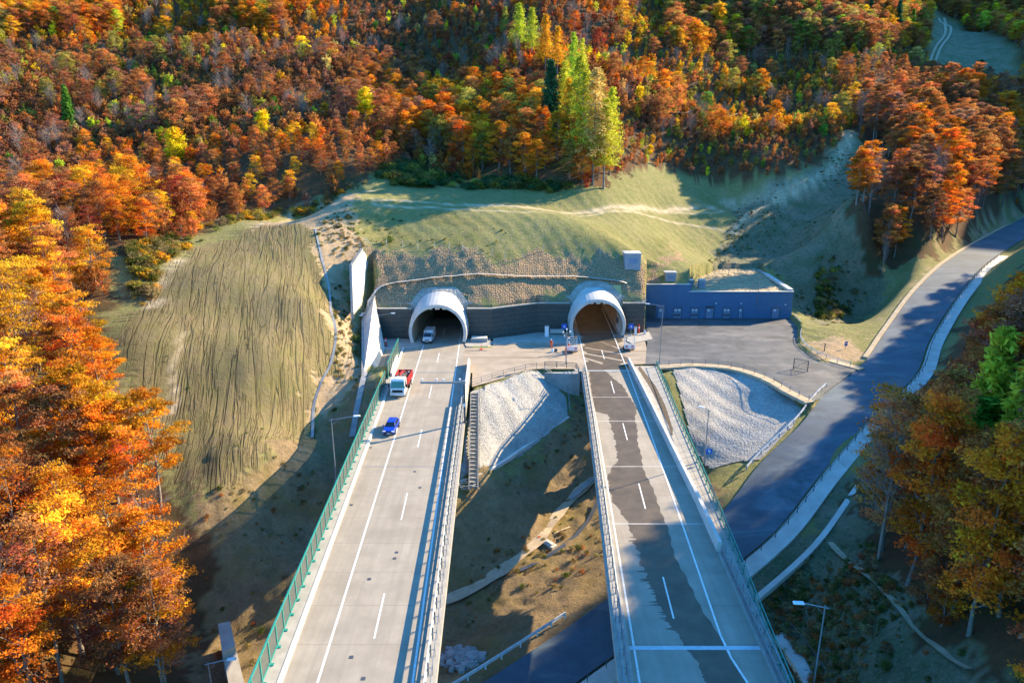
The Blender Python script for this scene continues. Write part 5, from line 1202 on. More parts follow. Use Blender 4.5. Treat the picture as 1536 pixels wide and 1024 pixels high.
def ascend(name, h, r, zlo, nb, n, size, seed, el=(38,66), spread=.2):
    rs = np.random.default_rng(seed); C, VV, HH = [], [], []
    for i in range(nb):
        f = (i+.5)/nb; z0 = zlo+(h-zlo)*.78*f; a = i*2.39996+rs.normal()*.4; e = math.radians(el[0]+(el[1]-el[0])*rs.random())
        ra = r*math.sin(math.pi*(.16+.78*f))**.7*(.6+.6*rs.random()); L = ra/math.cos(e); L = min(L, (h*1.02-z0)/math.sin(e)); v = np.clip(rs.normal(.5,.24),0,1); u = np.clip(rs.normal(.5,.26),0,1)
        for s_ in (.3,.48,.64,.78,.9,1.0):
            C.append((math.cos(a)*L*s_*math.cos(e)+rs.normal()*.1, math.sin(a)*L*s_*math.cos(e)+rs.normal()*.1, z0+L*s_*math.sin(e)-.12*L*s_*s_)); VV.append(np.clip(v+rs.normal()*.12,0,1)); HH.append(np.clip(u+rs.normal()*.1,0,1))
    for s_ in (.7,.82,.92,1.0): C.append((rs.normal()*.1, rs.normal()*.1, h*s_)); VV.append(.5); HH.append(.5)
    up = {'spread': np.array([spread, spread, spread*1.1]), 'rand': .9, 'dir': (.0, 0, .45)}
    q, F, v, h_ = leaf_mesh(name, np.array(C), n, up, size, rs, np.array(HH), np.array(VV), 1.8)
    return mesh_from(name, q, F, v, h_, M['leaf'])
def bough_tree(h, r, zlo, nl, k, n, size, seed, tr, bark, flat=.3, lobe=.30, twigs=3):
    """a crown of separate flattened boughs, and a trunk whose limbs reach each of them"""
    rs = np.random.default_rng(seed); C, VV, HH = [], [], []; mb = MB(); m_ = 8
    wob = np.cumsum(rs.normal(size=(m_, 2))*h*.008, 0); wob[0] = 0; P = np.array([(wob[i,0], wob[i,1], h*.93*i/(m_-1)) for i in range(m_)]); P[0,2] = -.5
    mb.tube(P, [tr*(1.3 if i == 0 else 1-.88*i/(m_-1)) for i in range(m_)], 7)
    def on(z): i = min(m_-2, max(0, int(z/(h*.93)*(m_-1)))); t = z/(h*.93)*(m_-1)-i; return P[i]+(P[i+1]-P[i])*t
    for i in range(nl):
        f = ((i+.5)/nl)**.85; a = i*2.39996+rs.normal()*.5; R = r*math.sin(math.pi*min(.96, .14+.80*f))**.8*(.42+.5*rs.random()); z = zlo+(h-zlo)*(.06+.88*f)
        c = np.array([math.cos(a)*R, math.sin(a)*R, z])+on(z*.8)*[1,1,0]; b_ = on(max(zlo*.7, z-R*(.55+.4*rs.random()))); mid = (b_+c)/2+[0,0,.12*R]; rr_ = tr*.34*(1.15-f)+.02
        mb.tube([b_, mid, c], [rr_, rr_*.6, .02], 5)
        RL_ = r*lobe*(.7+.7*rs.random())*(1.1-.35*f); v0 = np.clip(rs.normal(.5,.25),0,1); h0 = np.clip(rs.normal(.5,.27),0,1)
        for t_ in range(twigs):
            d = rs.normal(size=3)*[1,1,.5]; d /= np.linalg.norm(d); mb.tube([mid+(c-mid)*rs.random(), c+d*RL_*1.15], [rr_*.4, .012], 3, False)
        for j in range(k):
            p = rs.normal(size=3); p *= rs.random()**.36/np.linalg.norm(p)
            C.append((c[0]+p[0]*RL_*1.25, c[1]+p[1]*RL_*1.25, c[2]+p[2]*RL_*max(flat, .32)*1.2-.10*RL_*(p[0]**2+p[1]**2))); VV.append(np.clip(v0+rs.normal()*.15,0,1)); HH.append(np.clip(h0+rs.normal()*.13,0,1))
    up = {'spread': np.array([.34,.34,.16]), 'rand': .8, 'dir': (0,0,.7)}
    q, F, v, h_ = leaf_mesh('crown', np.array(C), n, up, size, rs, np.array(HH), np.array(VV), 1.6)
    me = bpy.data.meshes.new('trunk'); me.from_pydata(mb.v, [], mb.f); me.polygons.foreach_set('use_smooth', mb.sm); me.materials.append(bark); me.update()
    return mesh_from('crown', q, F, v, h_, M['leaf']), me
def conic(name, h, r, zlo, whorls, n, size, seed, droop=.25, gap=0.0, power=.9):
    rs = np.random.default_rng(seed); C, VV, HH = [], [], []
    for i in range(whorls):
        f = i/(whorls-1); z = zlo+(h-zlo)*f; R = r*(1-f)**power+.12*r; nb = 5+int(4*(1-f)); a0 = rs.random()*6.28
        for b_ in range(nb):
            if rs.random() < gap: continue
            a = a0+6.283*b_/nb+rs.normal()*.2; L = R*(.5+.65*rs.random()); vv = np.clip(rs.normal(.5,.2), 0, 1)
            for s_ in np.linspace(.25, 1, 4): C.append((math.cos(a)*L*s_, math.sin(a)*L*s_, z-droop*L*s_*s_+.1*rs.normal())); VV.append(vv); HH.append(np.clip(rs.normal(.5,.2),0,1))
    up = {'spread': np.array([.22,.22,.13])*r/2.2, 'rand': .7, 'dir': (0,0,.6)}
    q, F, v, h_ = leaf_mesh(name, np.array(C), n, up, size, rs, np.array(HH), np.array(VV), 2.0)
    return mesh_from(name, q, F, v, h_, M['leaf'])
def bare(name, h, r, seed, n=46):
    rs = np.random.default_rng(seed); mb = MB(); mb.tube([(0,0,-.4),(.1,0,h*.5),(0,.1,h*.96)], [h*.012,h*.008,.02], 6)
    for k in range(n):
        z = h*(.28+.6*rs.random()); a = rs.random()*6.283; L = r*(.5+.6*rs.random())*(1.2-.7*z/h); b_ = np.array([0,0,z]); d = np.array([math.cos(a), math.sin(a), .9+.6*rs.random()]); d /= np.linalg.norm(d)
        e = b_+d*L; mb.tube([b_, b_+d*L*.5+rs.normal(size=3)*.1, e], [.055,.035,.012], 3, False)
        for j in range(9):
            s_ = .3+.7*rs.random(); p = b_+d*L*s_; d2 = d+rs.normal(size=3)*.55; d2 /= np.linalg.norm(d2); L2 = L*.42*rs.random()+.35
            e2 = p+d2*L2; mb.tube([p, e2], [.024,.008], 3, False)
            for q_ in range(2):
                d3 = d2+rs.normal(size=3)*.6; p3 = p+d2*L2*(.4+.4*rs.random()); mb.tube([p3, p3+d3*L2*.5], [.014,.006], 3, False)
    me = bpy.data.meshes.new(name); me.from_pydata(mb.v, [], mb.f); me.materials.append(M['twig']); me.update(); return me
PROTO = {}
def proto(key, h, crown, trunk): PROTO.setdefault(key, []).append((h, crown, trunk))
rsT = np.random.default_rng(3)
for i in range(5): proto('beech', 20, *bough_tree(20, 4.6, 4.5, 30, 15, 26, .215, 220+i, .25, M['bark']))
for i in range(4): proto('bush_beech', 12, *bough_tree(12, 3.3, 1.2, 26, 10, 20, .20, 240+i, .15, M['bark'], .5, .34, 2))
for i in range(4): proto('thin_beech', 20, *bough_tree(20, 3.7, 6.5, 24, 7, 20, .205, 260+i, .19, M['bark_grey'], .3, .32, 5))
for i in range(3): proto('slim_beech', 18, *bough_tree(18, 2.8, 1.8, 30, 10, 22, .205, 280+i, .16, M['bark_grey'], .35, .42, 4))
for i in range(3): proto('birch', 14, broad('birch_crown', 14.3, 2.6, 2.8, 120, 26, .34, 60+i, .8, .7, .42), trunk_mesh('birch_trunk', 13.4, .15, 8, M['birch_bark'], rsT))
for i in range(3): proto('larch', 28, conic('larch_crown', 28, 4.1, 8.5, 36, 8, .30, 80+i, .28, .38, .75), trunk_mesh('larch_trunk', 27.4, .26, 8, M['bark'], rsT, .008))
for i in range(2): proto('spruce', 16, conic('spruce_crown', 16, 3.0, 1.2, 26, 10, .42, 90+i, .3, .05), trunk_mesh('spruce_trunk', 15, .2, 0, M['bark'], rsT, .004))
for i in range(5): proto('young', 6.5, ascend('young_crown', 6.8, 1.6, .2, 20, 5, .30, 100+i), trunk_mesh('young_trunk', 6.0, .07, 5, M['twig'], rsT))
for i in range(3): proto('shrub', 2.6, broad('shrub_crown', 2.7, 1.5, .1, 40, 10, .24, 120+i, .8, .9, .26), trunk_mesh('shrub_trunk', 1.9, .05, 5, M['twig'], rsT))
for i in range(2): PROTO.setdefault('bare', []).append((15, None, bare('bare_trunk', 15, 5.0, 130+i)))
# ------------------------------------------------------------------ colours of the leaves
PAL = {'rust': (.43,.15,.052), 'umber': (.33,.128,.06), 'mauve': (.36,.16,.10), 'orange': (.66,.235,.022), 'flame': (.64,.175,.022), 'amber': (.70,.37,.03), 'yellow': (.92,.66,.03),
       'red': (.38,.07,.035), 'olive': (.36,.30,.06), 'lime': (.52,.54,.05), 'green': (.13,.27,.04), 'dark_green': (.06,.15,.06), 'straw': (.55,.40,.14), 'copper': (.54,.20,.065)}
WORD = {'rust':'rust brown','umber':'dark brown','mauve':'purplish brown','orange':'orange','flame':'fiery orange red','amber':'amber','yellow':'bright yellow','red':'deep red','olive':'olive','lime':'yellow green','green':'fresh green','dark_green':'dark green','straw':'straw coloured','copper':'coppery','grey':'leafless grey'}
def jit(c, rs, a=.16): k = 1+rs.normal()*a; return tuple(float(np.clip(x*k*(1+rs.normal()*.05), .004, .9)) for x in c)
TREES = []                               # x, y, z, kind, variant, scale, colour name, tint, rotation, salient label, region
rsP = np.random.default_rng(8)
def put(x, y, kind, h, col, label=None, region='', squash=1.0, z=None):
    i = int(rsP.integers(len(PROTO[kind]))); hp = PROTO[kind][i][0]
    z = float(tz(np.array([x]), np.array([y]))[0]) if z is None else z
    TREES.append(dict(x=x, y=y, z=z-.1, kind=kind, i=i, s=(h/hp*squash, h/hp*squash, h/hp), col=col, tint=jit(PAL.get(col, (.3,.2,.15)), rsP, .1), rot=rsP.random()*6.283, label=label, region=region, h=h))
def puts(px, py, kind, top, col, label, squash=1.0):
    """a tree that shows singly: foot on the terrain under (px, py), crown top at picture row top"""
    x, y, z = hit(px, py); lo, hi = 1.0, 60.0
    for _ in range(30):
        m_ = (lo+hi)/2
        if proj(x, y, z+m_)[1] > top: lo = m_
        else: hi = m_
    put(x, y, kind, lo, col, label, 'single', squash, z)
# single trees one can point to
for a in [(267,258,'birch',190,'yellow','brightest yellow birch left of centre on the rusty hillside',1.45),(397,216,'birch',163,'yellow','second yellow birch, uphill of the tilled field',1.45),(549,184,'birch',130,'yellow','rounded yellow birch on the hill above the wing wall',1.45),
          (303,240,'birch',205,'straw','pale straw coloured birch just right of the brightest yellow birch',.9),(105,186,'spruce',128,'green','lone fresh green spruce amid rusty young trees on the left hillside',1.0),(493,160,'birch',135,'straw','pale birch with thin straw leaves up the hillside',1.0),
          (268,72,'birch',54,'red','small crimson tree alone high on the left hillside',1.2),(762,146,'birch',108,'yellow','slender yellow tree below the larches at the gully',.8),(206,96,'birch',84,'straw','small tawny round tree high on the left hillside',1.3),
          (872,268,'larch',98,'lime','yellow green larch, left one of the tall trio at the meadow edge',.9),(889,278,'larch',104,'straw','straw green larch, middle one of the tall trio at the meadow edge',.9),(905,284,'larch',150,'lime','shortest larch of the tall trio, standing out into the meadow',.95),
          (825,196,'spruce',92,'dark_green','dark blue green spruce standing before the larches',1.0),(846,190,'larch',92,'lime','lime larch directly right of the dark spruce',1.0),(858,150,'larch',50,'lime','tall larch right of the gap on the larch spur',.9),
          (836,118,'larch',40,'amber','golden larch in the middle of the larch spur',1.0),(818,110,'larch',22,'amber','golden larch beside two pale lime ones on the spur',1.0),(798,92,'larch',12,'lime','lime larch at the head of the larch spur',1.0),(779,84,'larch',6,'lime','broadest lime larch at the head of the larch spur',1.2),
          (758,60,'larch',10,'olive','short olive larch, leftmost on the larch spur',1.0),(1344,52,'spruce',2,'dark_green','blue green spruce on the skyline ridge near the far track',1.1),(1366,50,'spruce',14,'green','green spruce in front of the far track, middle of three',1.0),(1384,54,'spruce',20,'olive','olive spruce nearest the far track',.9),
          (1304,32,'spruce',-6,'dark_green','dark spruce behind the ridge at the top of the photo',1.0),(1074,62,'birch',2,'amber','large golden birch high above the wood, right of centre',1.2),(1460,150,'spruce',92,'dark_green','broad dark pine among copper beeches at the creek',1.7),
          (1322,415,'bare',348,'grey','pale dead spruce with bare drooping twigs on the bank above the road',.45),(1458,738,'spruce',498,'lime','tall lime green spruce beside the lower road',.95),(1418,712,'spruce',578,'lime','smaller lime spruce nearest the walkway bend',1.0),
          (1508,765,'spruce',545,'lime','broad pale green spruce behind the tall lime one',1.3),(1540,725,'spruce',510,'green','green spruce cut by the photo edge',1.2),(1448,765,'spruce',600,'green','low dense green spruce below the tall lime one',1.4)]: puts(*((*a[:6], a[6]*1.3) if a[2] == 'larch' else a))
for a in [(866,232,'larch',84,'lime','lime larch half hidden behind the tall trio',1.2),(896,218,'larch',104,'olive','olive larch rising just behind the tall trio',1.2),(851,222,'larch',118,'amber','golden larch below the dark spruce',1.1),(914,262,'larch',132,'lime','outermost lime larch, right of the trio behind the meadow edge',1.1),(872,128,'larch',58,'lime','lime larch on the right flank of the larch spur',1.1)]: puts(*a)
REG = [  # name, outline of the feet in the photo's frame, spacing, kinds, heights, colours
 ('near left wood', [(-80,440),(95,430),(110,520),(145,600),(200,690),(300,800),(285,930),(275,1100),(-120,1100)], 4.6, [('beech',.55),('thin_beech',.30),('bare',.15)], (14,20), ['orange','amber','orange','copper','rust','umber','orange','flame','amber']),
 ('left wood edge', [(-80,300),(250,300),(330,330),(250,372),(165,400),(185,440),(-80,450)], 4.6, [('bush_beech',.6),('young',.2),('birch',.05),('thin_beech',.07),('bare',.08)], (8,13), ['orange','flame','rust','amber','red','umber','copper']),
 ('field edge thicket', [(120,230),(330,210),(570,190),(620,235),(565,268),(520,285),(420,315),(330,337),(240,372),(150,330)], 4.2, [('bush_beech',.6),('young',.34),('birch',.06)], (4.5,7.5), ['orange','flame','amber','copper','rust','umber','copper','rust']),
 ('middle spur wood', [(640,165),(740,140),(850,190),(920,225),(915,282),(860,280),(760,272),(690,258),(640,225)], 4.8, [('bush_beech',.62),('beech',.2),('thin_beech',.1),('birch',.08)], (10,15), ['orange','amber','flame','copper','rust','orange','olive']),
 ('left gully wood', [(560,100),(640,110),(645,225),(620,245),(560,215),(500,180)], 4.6, [('bush_beech',.8),('young',.2)], (8,12), ['copper','rust','mauve','orange']),
 ('right bank wood', [(1283,185),(1380,160),(1640,170),(1640,300),(1536,300),(1400,388),(1335,410),(1288,392),(1277,330)], 5.4, [('beech',.66),('thin_beech',.24),('bare',.1)], (14,21), ['copper','rust','copper','mauve','umber','orange','flame']),
 ('creek wood', [(1290,110),(1400,118),(1640,150),(1640,190),(1380,165),(1283,190)], 6, [('beech',.85),('thin_beech',.15)], (7,11), ['copper','rust','mauve','umber','copper']),
 ('roadside wood', [(1700,650),(1500,668),(1360,735),(1298,742),(1312,860),(1400,935),(1480,1000),(1500,1080),(1700,1100)], 3.3, [('slim_beech',.62),('bush_beech',.16),('thin_beech',.12),('bare',.10)], (17,22.5), ['flame','copper','rust','copper','orange','rust','mauve','flame']),
 ('roadside thicket', [(1700,370),(1560,405),(1500,478),(1448,560),(1395,625),(1325,695),(1298,742),(1360,735),(1500,668),(1700,650)], 3.4, [('slim_beech',.55),('bush_beech',.45)], (8,12), ['flame','rust','copper','mauve','red','orange']),
]
KEEP = [(d['x'], d['y'], 4.6 if d['kind'] in ('birch','spruce') else 2.5) for d in TREES]
def choose(kinds):
    r = rsP.random(); c = 0
    for k, w_ in kinds:
        c += w_
        if r < c: return k
    return kinds[-1][0]
def clear(x, y):
    return all((x-a)**2+(y-b_)**2 > c*c for a, b_, c in KEEP)
def scatter(x0, x1, y0, y1, sp):
    X, Yy = np.meshgrid(np.arange(x0, x1, sp), np.arange(y0, y1, sp)); X = X+sp*.42*(2*rsP.random(X.shape)-1)+.5*sp*(np.arange(X.shape[0]) % 2)[:, None]; Yy = Yy+sp*.42*(2*rsP.random(X.shape)-1)
    x, y = X.ravel(), Yy.ravel(); k = ~inpoly(x, y, OPEN) & ~inpoly(x, y, VALLEY) & ~((x > -26) & (x < 36) & (y < 165))
    x, y = x[k], y[k]; z = tz(x, y); d, _ = polydist(x, y, RCd); k = d > 8.2; x, y, z = x[k], y[k], z[k]
    zc = z-H; f = y*cP-zc*sP; u = y*sP+zc*cP; k = f > 8; x, y, z, f, u = x[k], y[k], z[k], f[k], u[k]
    return x, y, z, 768+FPX*x/f, 512-FPX*u/f
FAR = []
lf = lambda x, y: math.sin(x*.021+1.3*math.sin(y*.013))+math.sin(y*.027+x*.008+2)+.6*math.sin(x*.06-y*.05)
done = np.zeros((0, 2))
for name, poly, sp, kinds, hh, cols in REG:
    P2 = np.array(poly, float); w_ = [hit(p[0], min(max(p[1], -20), 1100)) for p in poly]
    xs = [p[0] for p in w_]; ys = [p[1] for p in w_]
    x, y, z, px, py = scatter(min(xs)-5, max(xs)+5, min(ys)-5, max(ys)+5, sp); k = inpoly(px, py, poly)
    for a, b_, c in zip(x[k], y[k], z[k]):
        if not clear(a, b_): continue
        kd = choose(kinds); h = hh[0]+(hh[1]-hh[0])*rsP.random()
        if kd == 'young': h = 4+3.5*rsP.random()
        if kd == 'birch': h *= .8
        if kd == 'bare': h *= .85
        if name.startswith('roadside') and a > 60 and kd != 'young': h = 23+4*rsP.random() if b_ < 90 else 4.5+2.5*rsP.random()
        if name.startswith('roadside'):
            while h > 3.5 and proj(a, b_, c+h)[1] < 398+1.1*max(0, 1530-proj(a-2.5, b_, c+h)[0]) and 1330 < proj(a, b_, c)[0] < 1625: h -= .4
        if name == 'roadside wood' and kd == 'bush_beech': h = 4+4*rsP.random()
        if name == 'roadside wood':
            tp = proj(a, b_, c)
            if 1395 < tp[0] < 1550 and tp[1] > 762:
                while h > 5 and proj(a, b_, c+h)[1] < 625: h -= .5
        if name == 'right bank wood' and a < 128 and b_ > 206: kd = 'young'; h = 2.5+1.5*rsP.random()
        put(float(a), float(b_), kd, float(h), cols[int(rsP.integers(len(cols)))] if kd != 'bare' else 'grey', None, name, 1.0, float(c))
def in_any(px, py):
    r = np.zeros(px.shape, bool)
    for _, poly, *_r in REG: r |= inpoly(px, py, poly)
    return r
# regrowth on the hill, denser and finer than the tall woods
for (y0, y1, sp) in ((120,300,2.7),(300,420,3.4),(420,600,5.2)):
    x, y, z, px, py = scatter(-330, 360, y0, y1, sp); k = ~in_any(px, py) & (px > -90) & (px < 1630) & (py < 460); x, y, z, px, py = x[k], y[k], z[k], px[k], py[k]
    for a, b_, c, u, v in zip(x, y, z, px, py):
        if not clear(a, b_): continue
        n_ = lf(a, b_); r = rsP.random(); h = 2.8+2.9*rsP.random(); kd = 'young'
        if u < 640: pal = ['rust','umber','mauve','umber','mauve','copper'] if n_ < .3 else ['rust','copper','umber','mauve','olive','copper']
        elif u < 930: pal = ['flame','rust','umber','copper','red','mauve']
        else: pal = ['copper','rust','orange','amber','copper','olive'] if n_ < .6 else ['copper','mauve','umber','rust','olive']
        if v < 70 and u < 520: pal = ['orange','amber','rust','copper','flame']
        if r < .035: pal = ['amber','yellow','straw','lime']; h *= 1.2
        elif r < .07: pal = ['olive','green','lime']
        if (v < 55 and (u < 180 or 320 < u < 430)) or (v < 80 and u > 1000) or rsP.random() < .02+.05*(n_ > 1.0): kd = 'bush_beech'; h = 8+5*rsP.random()
        if rsP.random() < .03: kd = 'bare'; h = 7+3*rsP.random()
        if u > 905 and b_ < 250: kd = 'young'; h = 2.2+1.5*rsP.random()
        put(float(a), float(b_), kd, float(h), pal[int(rsP.integers(len(pal)))] if kd != 'bare' else 'grey', None, 'hillside regrowth', 1.0+.25*rsP.random(), float(c))
# the wood that goes on beyond the frame at the right, whose shade lies over the road
x, y, z, px, py = scatter(45, 170, 15, 190, 6.2); k = (px > 1600) & (x < 60+.55*(y+70))
for a, b_, c in zip(x[k], y[k], z[k]): put(float(a), float(b_), 'beech', (27 if 66 < a < 108 and b_ > 66 else 18)+5*rsP.random(), ['copper','rust','orange'][int(rsP.integers(3))], None, 'beyond', 1.0, float(c))
x, y, z, px, py = scatter(-95, -40, 20, 130, 6.5); k = (px < -80) & (px > -420)
for a, b_, c in zip(x[k], y[k], z[k]): put(float(a), float(b_), 'beech', 14+5*rsP.random(), 'orange', None, 'beyond', 1.0, float(c))
# ------------------------------------------------------------------ the trees that show largest are things; the rest of the forest is one mass
def showing(d):
    px, py = proj(d['x'], d['y'], d['z']+d['h']*.7); 
    if d['region'] == 'beyond' or not (-10 < px < 1546 and -10 < py < 1040): return -1
    return d['h']/math.hypot(d['x'], d['y'])*(1.0 if d['kind'] != 'young' else .8)
for d in TREES: d['w'] = 9 if d['label'] else showing(d)
order = sorted(range(len(TREES)), key=lambda i: -TREES[i]['w'])
NAMES = {'slim_beech':'beech_tree','bush_beech':'beech_tree','beech':'beech_tree','thin_beech':'beech_tree','birch':'birch_tree','larch':'larch_tree','spruce':'spruce_tree','young':'young_tree','bare':'bare_tree','shrub':'shrub'}
CATS = {'slim_beech':'beech tree','bush_beech':'beech tree','beech':'beech tree','thin_beech':'beech tree','birch':'birch tree','larch':'larch tree','spruce':'spruce tree','young':'young tree','bare':'bare tree','shrub':'shrub'}
WHERE = {'near left wood':'in the near wood left of the field','left wood edge':'at the upper corner of the tilled field','field edge thicket':'along the top edge of the tilled field','middle spur wood':'above the meadow below the larches',
         'left gully wood':'beside the shaded gully above the meadow','right bank wood':'on the bank behind the slate building','creek wood':'below the far creek track','roadside wood':'beside the lower road walkway','roadside thicket':'on the bank above the lower road walkway','hillside regrowth':'in the regrowth on the hillside'}
first = {}
NTHING = 292
chosen = [i for i in order if TREES[i]['w'] > 0][:NTHING-14]
need = {(d['kind'], d['i']) for d in TREES if d['kind'] != 'shrub'}-{(TREES[i]['kind'], TREES[i]['i']) for i in chosen}
for i in order:
    if (TREES[i]['kind'], TREES[i]['i']) in need and TREES[i]['w'] > 0: chosen.append(i); need.discard((TREES[i]['kind'], TREES[i]['i']))
for i in chosen:
    d = TREES[i]; h, cm, tm = PROTO[d['kind']][d['i']]
    key = (d['kind'], d['i'])
    lab = d['label']; grp = None
    if not lab:
        kindw = {'slim_beech':'slender beech','bush_beech':'bushy beech','beech':'broad crowned beech','thin_beech':'sparse beech','birch':'birch','young':'bushy young tree','bare':'tree','larch':'larch','spruce':'spruce'}[d['kind']]
        lab = f"{WORD[d['col']]} {kindw} {WHERE[d['region']]}"; grp = f"{WORD[d['col']]} {CATS[d['kind']]}s {WHERE[d['region']]}"
    r = thing(NAMES[d['kind']], (d['x'], d['y'], d['z']), lab, CATS[d['kind']], grp, d['rot']); r.scale = d['s']
    if d['kind'] == 'bare': r['category'] = 'bare tree'
    if key not in first:
        to = bpy.data.objects.new('trunk', tm); COL.objects.link(to); to.parent = r; co_ = None
        if cm: co_ = bpy.data.objects.new('crown', cm); COL.objects.link(co_); co_.parent = r
        first[key] = (to, co_)
    else:
        to = first[key][0].copy(); COL.objects.link(to); to.parent = r; co_ = None
        if cm: co_ = first[key][1].copy(); COL.objects.link(co_); co_.parent = r
    if co_: co_['tint'] = list(d['tint'])
# instancer: one object of points, each showing one of the crowns above
def mass(name, items, label, cat, trunks=False):
    me = bpy.data.meshes.new(name); me.vertices.add(len(items)); me.vertices.foreach_set('co', np.array([(d['x'], d['y'], d['z']) for d in items], np.float32).ravel())
    keys = sorted({(d['kind'], d['i']) for d in items})
    me.attributes.new('tint', 'FLOAT_VECTOR', 'POINT').data.foreach_set('vector', np.array([d['tint'] for d in items], np.float32).ravel())
    me.attributes.new('size', 'FLOAT_VECTOR', 'POINT').data.foreach_set('vector', np.array([d['s'] for d in items], np.float32).ravel())
    me.attributes.new('turn', 'FLOAT_VECTOR', 'POINT').data.foreach_set('vector', np.array([(0,0,d['rot']) for d in items], np.float32).ravel())
    me.attributes.new('kind_id', 'INT', 'POINT').data.foreach_set('value', np.array([keys.index((d['kind'], d['i'])) for d in items], np.int32))
    o = bpy.data.objects.new(name, me); COL.objects.link(o); me.materials.append(M['leaf'])
    ng = bpy.data.node_groups.new(name, 'GeometryNodeTree'); ng.interface.new_socket('Geometry', in_out='INPUT', socket_type='NodeSocketGeometry'); ng.interface.new_socket('Geometry', in_out='OUTPUT', socket_type='NodeSocketGeometry')
    gi = ng.nodes.new('NodeGroupInput'); go = ng.nodes.new('NodeGroupOutput'); jn = ng.nodes.new('GeometryNodeJoinGeometry')
    def attr(n_, t):
        a = ng.nodes.new('GeometryNodeInputNamedAttribute'); a.data_type = t; a.inputs['Name'].default_value = n_; return a.outputs['Attribute']
    sz, tn, kk = attr('size', 'FLOAT_VECTOR'), attr('turn', 'FLOAT_VECTOR'), attr('kind_id', 'INT')
    for j, key in enumerate(keys):
        for src in (first[key][1], first[key][0] if (trunks or first[key][1] is None) else None):
            if src is None: continue
            oi = ng.nodes.new('GeometryNodeObjectInfo'); oi.inputs['Object'].default_value = src; oi.inputs['As Instance'].default_value = True; oi.transform_space = 'ORIGINAL'
            ip = ng.nodes.new('GeometryNodeInstanceOnPoints'); cp = ng.nodes.new('FunctionNodeCompare'); cp.data_type = 'INT'; cp.operation = 'EQUAL'
            cp.inputs[3].default_value = j; ng.links.new(kk, cp.inputs[2]); ng.links.new(gi.outputs[0], ip.inputs['Points']); ng.links.new(cp.outputs[0], ip.inputs['Selection'])
            ng.links.new(oi.outputs['Geometry'], ip.inputs['Instance']); ng.links.new(sz, ip.inputs['Scale'])
            er = ng.nodes.new('FunctionNodeEulerToRotation'); ng.links.new(tn, er.inputs[0]); ng.links.new(er.outputs[0], ip.inputs['Rotation']); ng.links.new(ip.outputs[0], jn.inputs[0])
    ng.links.new(jn.outputs[0], go.inputs[0]); md = o.modifiers.new('spread', 'NODES'); md.node_group = ng
    return tag(o, label, cat, None, 'stuff')
cs = set(chosen); rest = [TREES[i] for i in range(len(TREES)) if i not in cs and (TREES[i]['kind'], TREES[i]['i']) in first]
UG = []
def tufts(n, poly, pal, h0, h1, kinds=('shrub',)):
    xs = [p[0] for p in poly]; ys = [p[1] for p in poly]; c = 0
    while c < n:
        x = min(xs)+(max(xs)-min(xs))*rsP.random(m_ := 400); y = min(ys)+(max(ys)-min(ys))*rsP.random(m_)
        dn = np.array([lf(a*6, b_*6) for a, b_ in zip(x, y)]); k = inpoly(x, y, poly) & ~inpoly(x, y, PLAT) & ~inpoly(x, y, GRAVEL) & ~inpoly(x, y, GRAVEL_R) & ~inpoly(x, y, BLDG) & (dn+rsP.normal(size=m_)*.8 > .4) & (polydist(x, y, RCd)[0] > 8.5)
        x, y = x[k], y[k]; z = tz(x, y)
        for a, b_, e in zip(x, y, z):
            if c >= n: break
            i = int(rsP.integers(3)); h = h0+(h1-h0)*rsP.random()**2; col = pal[int(rsP.integers(len(pal)))]; q = h/2.6; w_ = q*(1.1+.9*rsP.random())
            UG.append(dict(x=float(a), y=float(b_), z=float(e)-.05, kind='shrub', i=i, s=(w_, w_, q), tint=jit(PAL[col], rsP, .15), rot=rsP.random()*6.28)); c += 1
PAL.update({'dry': (.33,.25,.12), 'moss': (.10,.13,.03), 'sedge': (.22,.19,.06)})
tufts(420, SOIL[0], ['dry','sedge','moss','rust','dry'], 0.2, .6); tufts(1300, SHADED_GRASS[1], ['sedge','dry','rust','moss','dry'], .15, .7); tufts(900, SHADED_GRASS[0], ['sedge','dry','moss','sedge'], .15, .5)
tufts(60, LUSH[0], ['moss','sedge'], .2, .5); tufts(260, PINK[0], ['moss','dry','sedge'], .2, .7); tufts(60, FIELD, ['moss','sedge'], .12, .3); tufts(500, area([(560,262),(620,248),(760,270),(860,280),(850,292),(700,285),(590,280)]), ['moss','sedge','olive','dark_green'], .5, 2.6)
tufts(500, area([(195,370),(330,330),(420,310),(520,282),(560,275),(520,290),(420,325),(330,345),(240,400),(230,480),(200,470)]), ['olive','sedge','dry','moss','amber'], .4, 1.8); tufts(200, area([(1225,380),(1300,400),(1290,460),(1230,480)]), ['moss','olive','dry'], .4, 1.6)
for i in range(3): first.setdefault(('shrub', i), None)
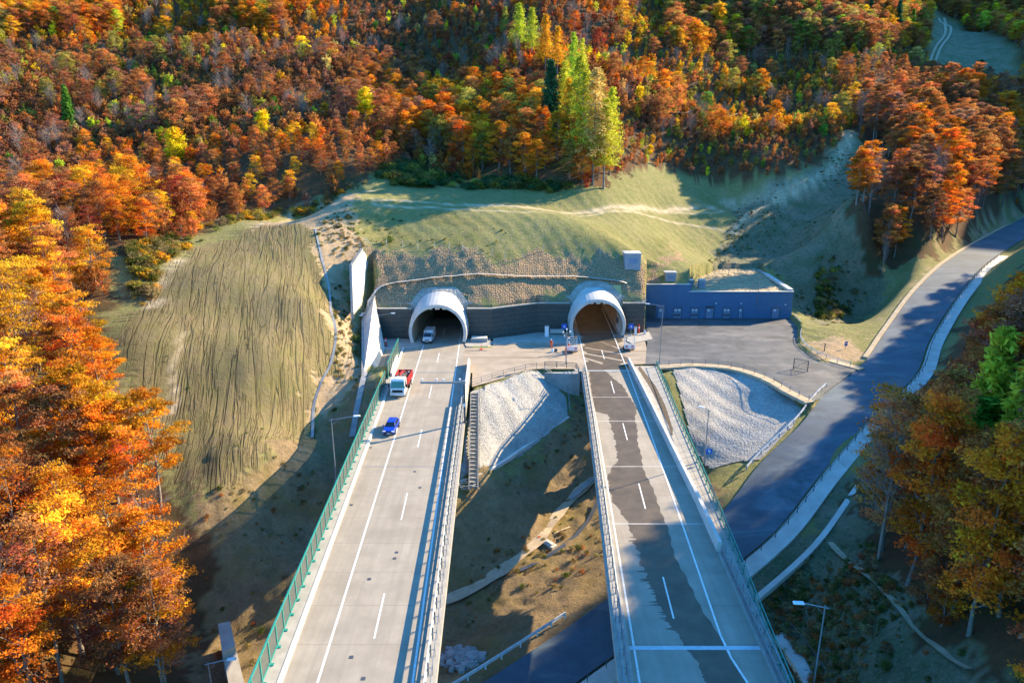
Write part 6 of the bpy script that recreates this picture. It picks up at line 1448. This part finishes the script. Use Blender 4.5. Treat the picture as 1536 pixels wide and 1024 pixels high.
for i, (px, py, lab) in enumerate([(534,515,'round green bush on the bare soil strip left of the lit wing wall'),(690,262,'dark green shrub at the mouth of the shaded gully'),(585,365,'low green shrub under the wire fence by the upper wing wall')]):
    x, y, z = hit(px, py); r = thing('shrub', (x, y, z-.05), lab, 'shrub'); h, cm, tm = PROTO['shrub'][i]; r.scale = (.7+.35*(i == 1),)*3
    to = bpy.data.objects.new('stem', tm); COL.objects.link(to); to.parent = r; co_ = bpy.data.objects.new('crown', cm); COL.objects.link(co_); co_.parent = r; co_['tint'] = list(jit(PAL['moss'], rsP)); first[('shrub', i)] = (to, co_)
mass('undergrowth', UG, 'low tufts of weeds and shrubs on the open slopes', 'undergrowth')
mass('forest', rest, 'mass of rusty autumn trees covering the hills', 'forest', True)
print('TREES', len(TREES), len(rest), len(chosen))
# ------------------------------------------------------------------ light, sky, camera
AZ = math.radians(30); EL = math.radians(25)      # sun from the right and a little beyond
sd = Vector((math.cos(EL)*math.cos(AZ), math.cos(EL)*math.sin(AZ), math.sin(EL)))
sun = bpy.data.lights.new('sun', 'SUN'); sun.energy = 5.0; sun.angle = math.radians(.5); sun.color = (1.0,.78,.48)
so = bpy.data.objects.new('sun', sun); COL.objects.link(so); so.rotation_euler = sd.to_track_quat('Z', 'Y').to_euler(); so.location = (0,0,300)
w = bpy.data.worlds.new('World'); S.world = w; w.use_nodes = True; nt = w.node_tree
sk = nt.nodes.new('ShaderNodeTexSky'); sk.sky_type = 'NISHITA'; sk.sun_disc = False; sk.sun_elevation = EL; sk.sun_rotation = math.pi/2-AZ; sk.ozone_density = 3.0; sk.air_density = 1.0; sk.dust_density = .5
bg = nt.nodes['Background']; hs = nt.nodes.new('ShaderNodeMix'); hs.data_type = 'RGBA'; hs.blend_type = 'MULTIPLY'; hs.inputs[0].default_value = 1; hs.inputs[7].default_value = (.33,1.0,1.42,1); nt.links.new(sk.outputs[0], hs.inputs[6]); nt.links.new(hs.outputs[2], bg.inputs[0]); bg.inputs[1].default_value = .12
cam = bpy.data.cameras.new('camera'); co = bpy.data.objects.new('camera', cam); COL.objects.link(co)
cam.sensor_width = 36; cam.lens = 36*FPX/1536; cam.clip_end = 3000; co.location = (0,0,H); co.rotation_euler = (math.pi/2-PITCH,0,0)
S.camera = co
S.view_settings.view_transform = 'Standard'; S.view_settings.look = 'None'; S.view_settings.exposure = 1.62; S.view_settings.gamma = 1
S.cycles.max_bounces = 6; S.cycles.diffuse_bounces = 3; S.cycles.transparent_max_bounces = 12; S.cycles.use_denoising = True
S.cycles.sample_clamp_indirect = 6
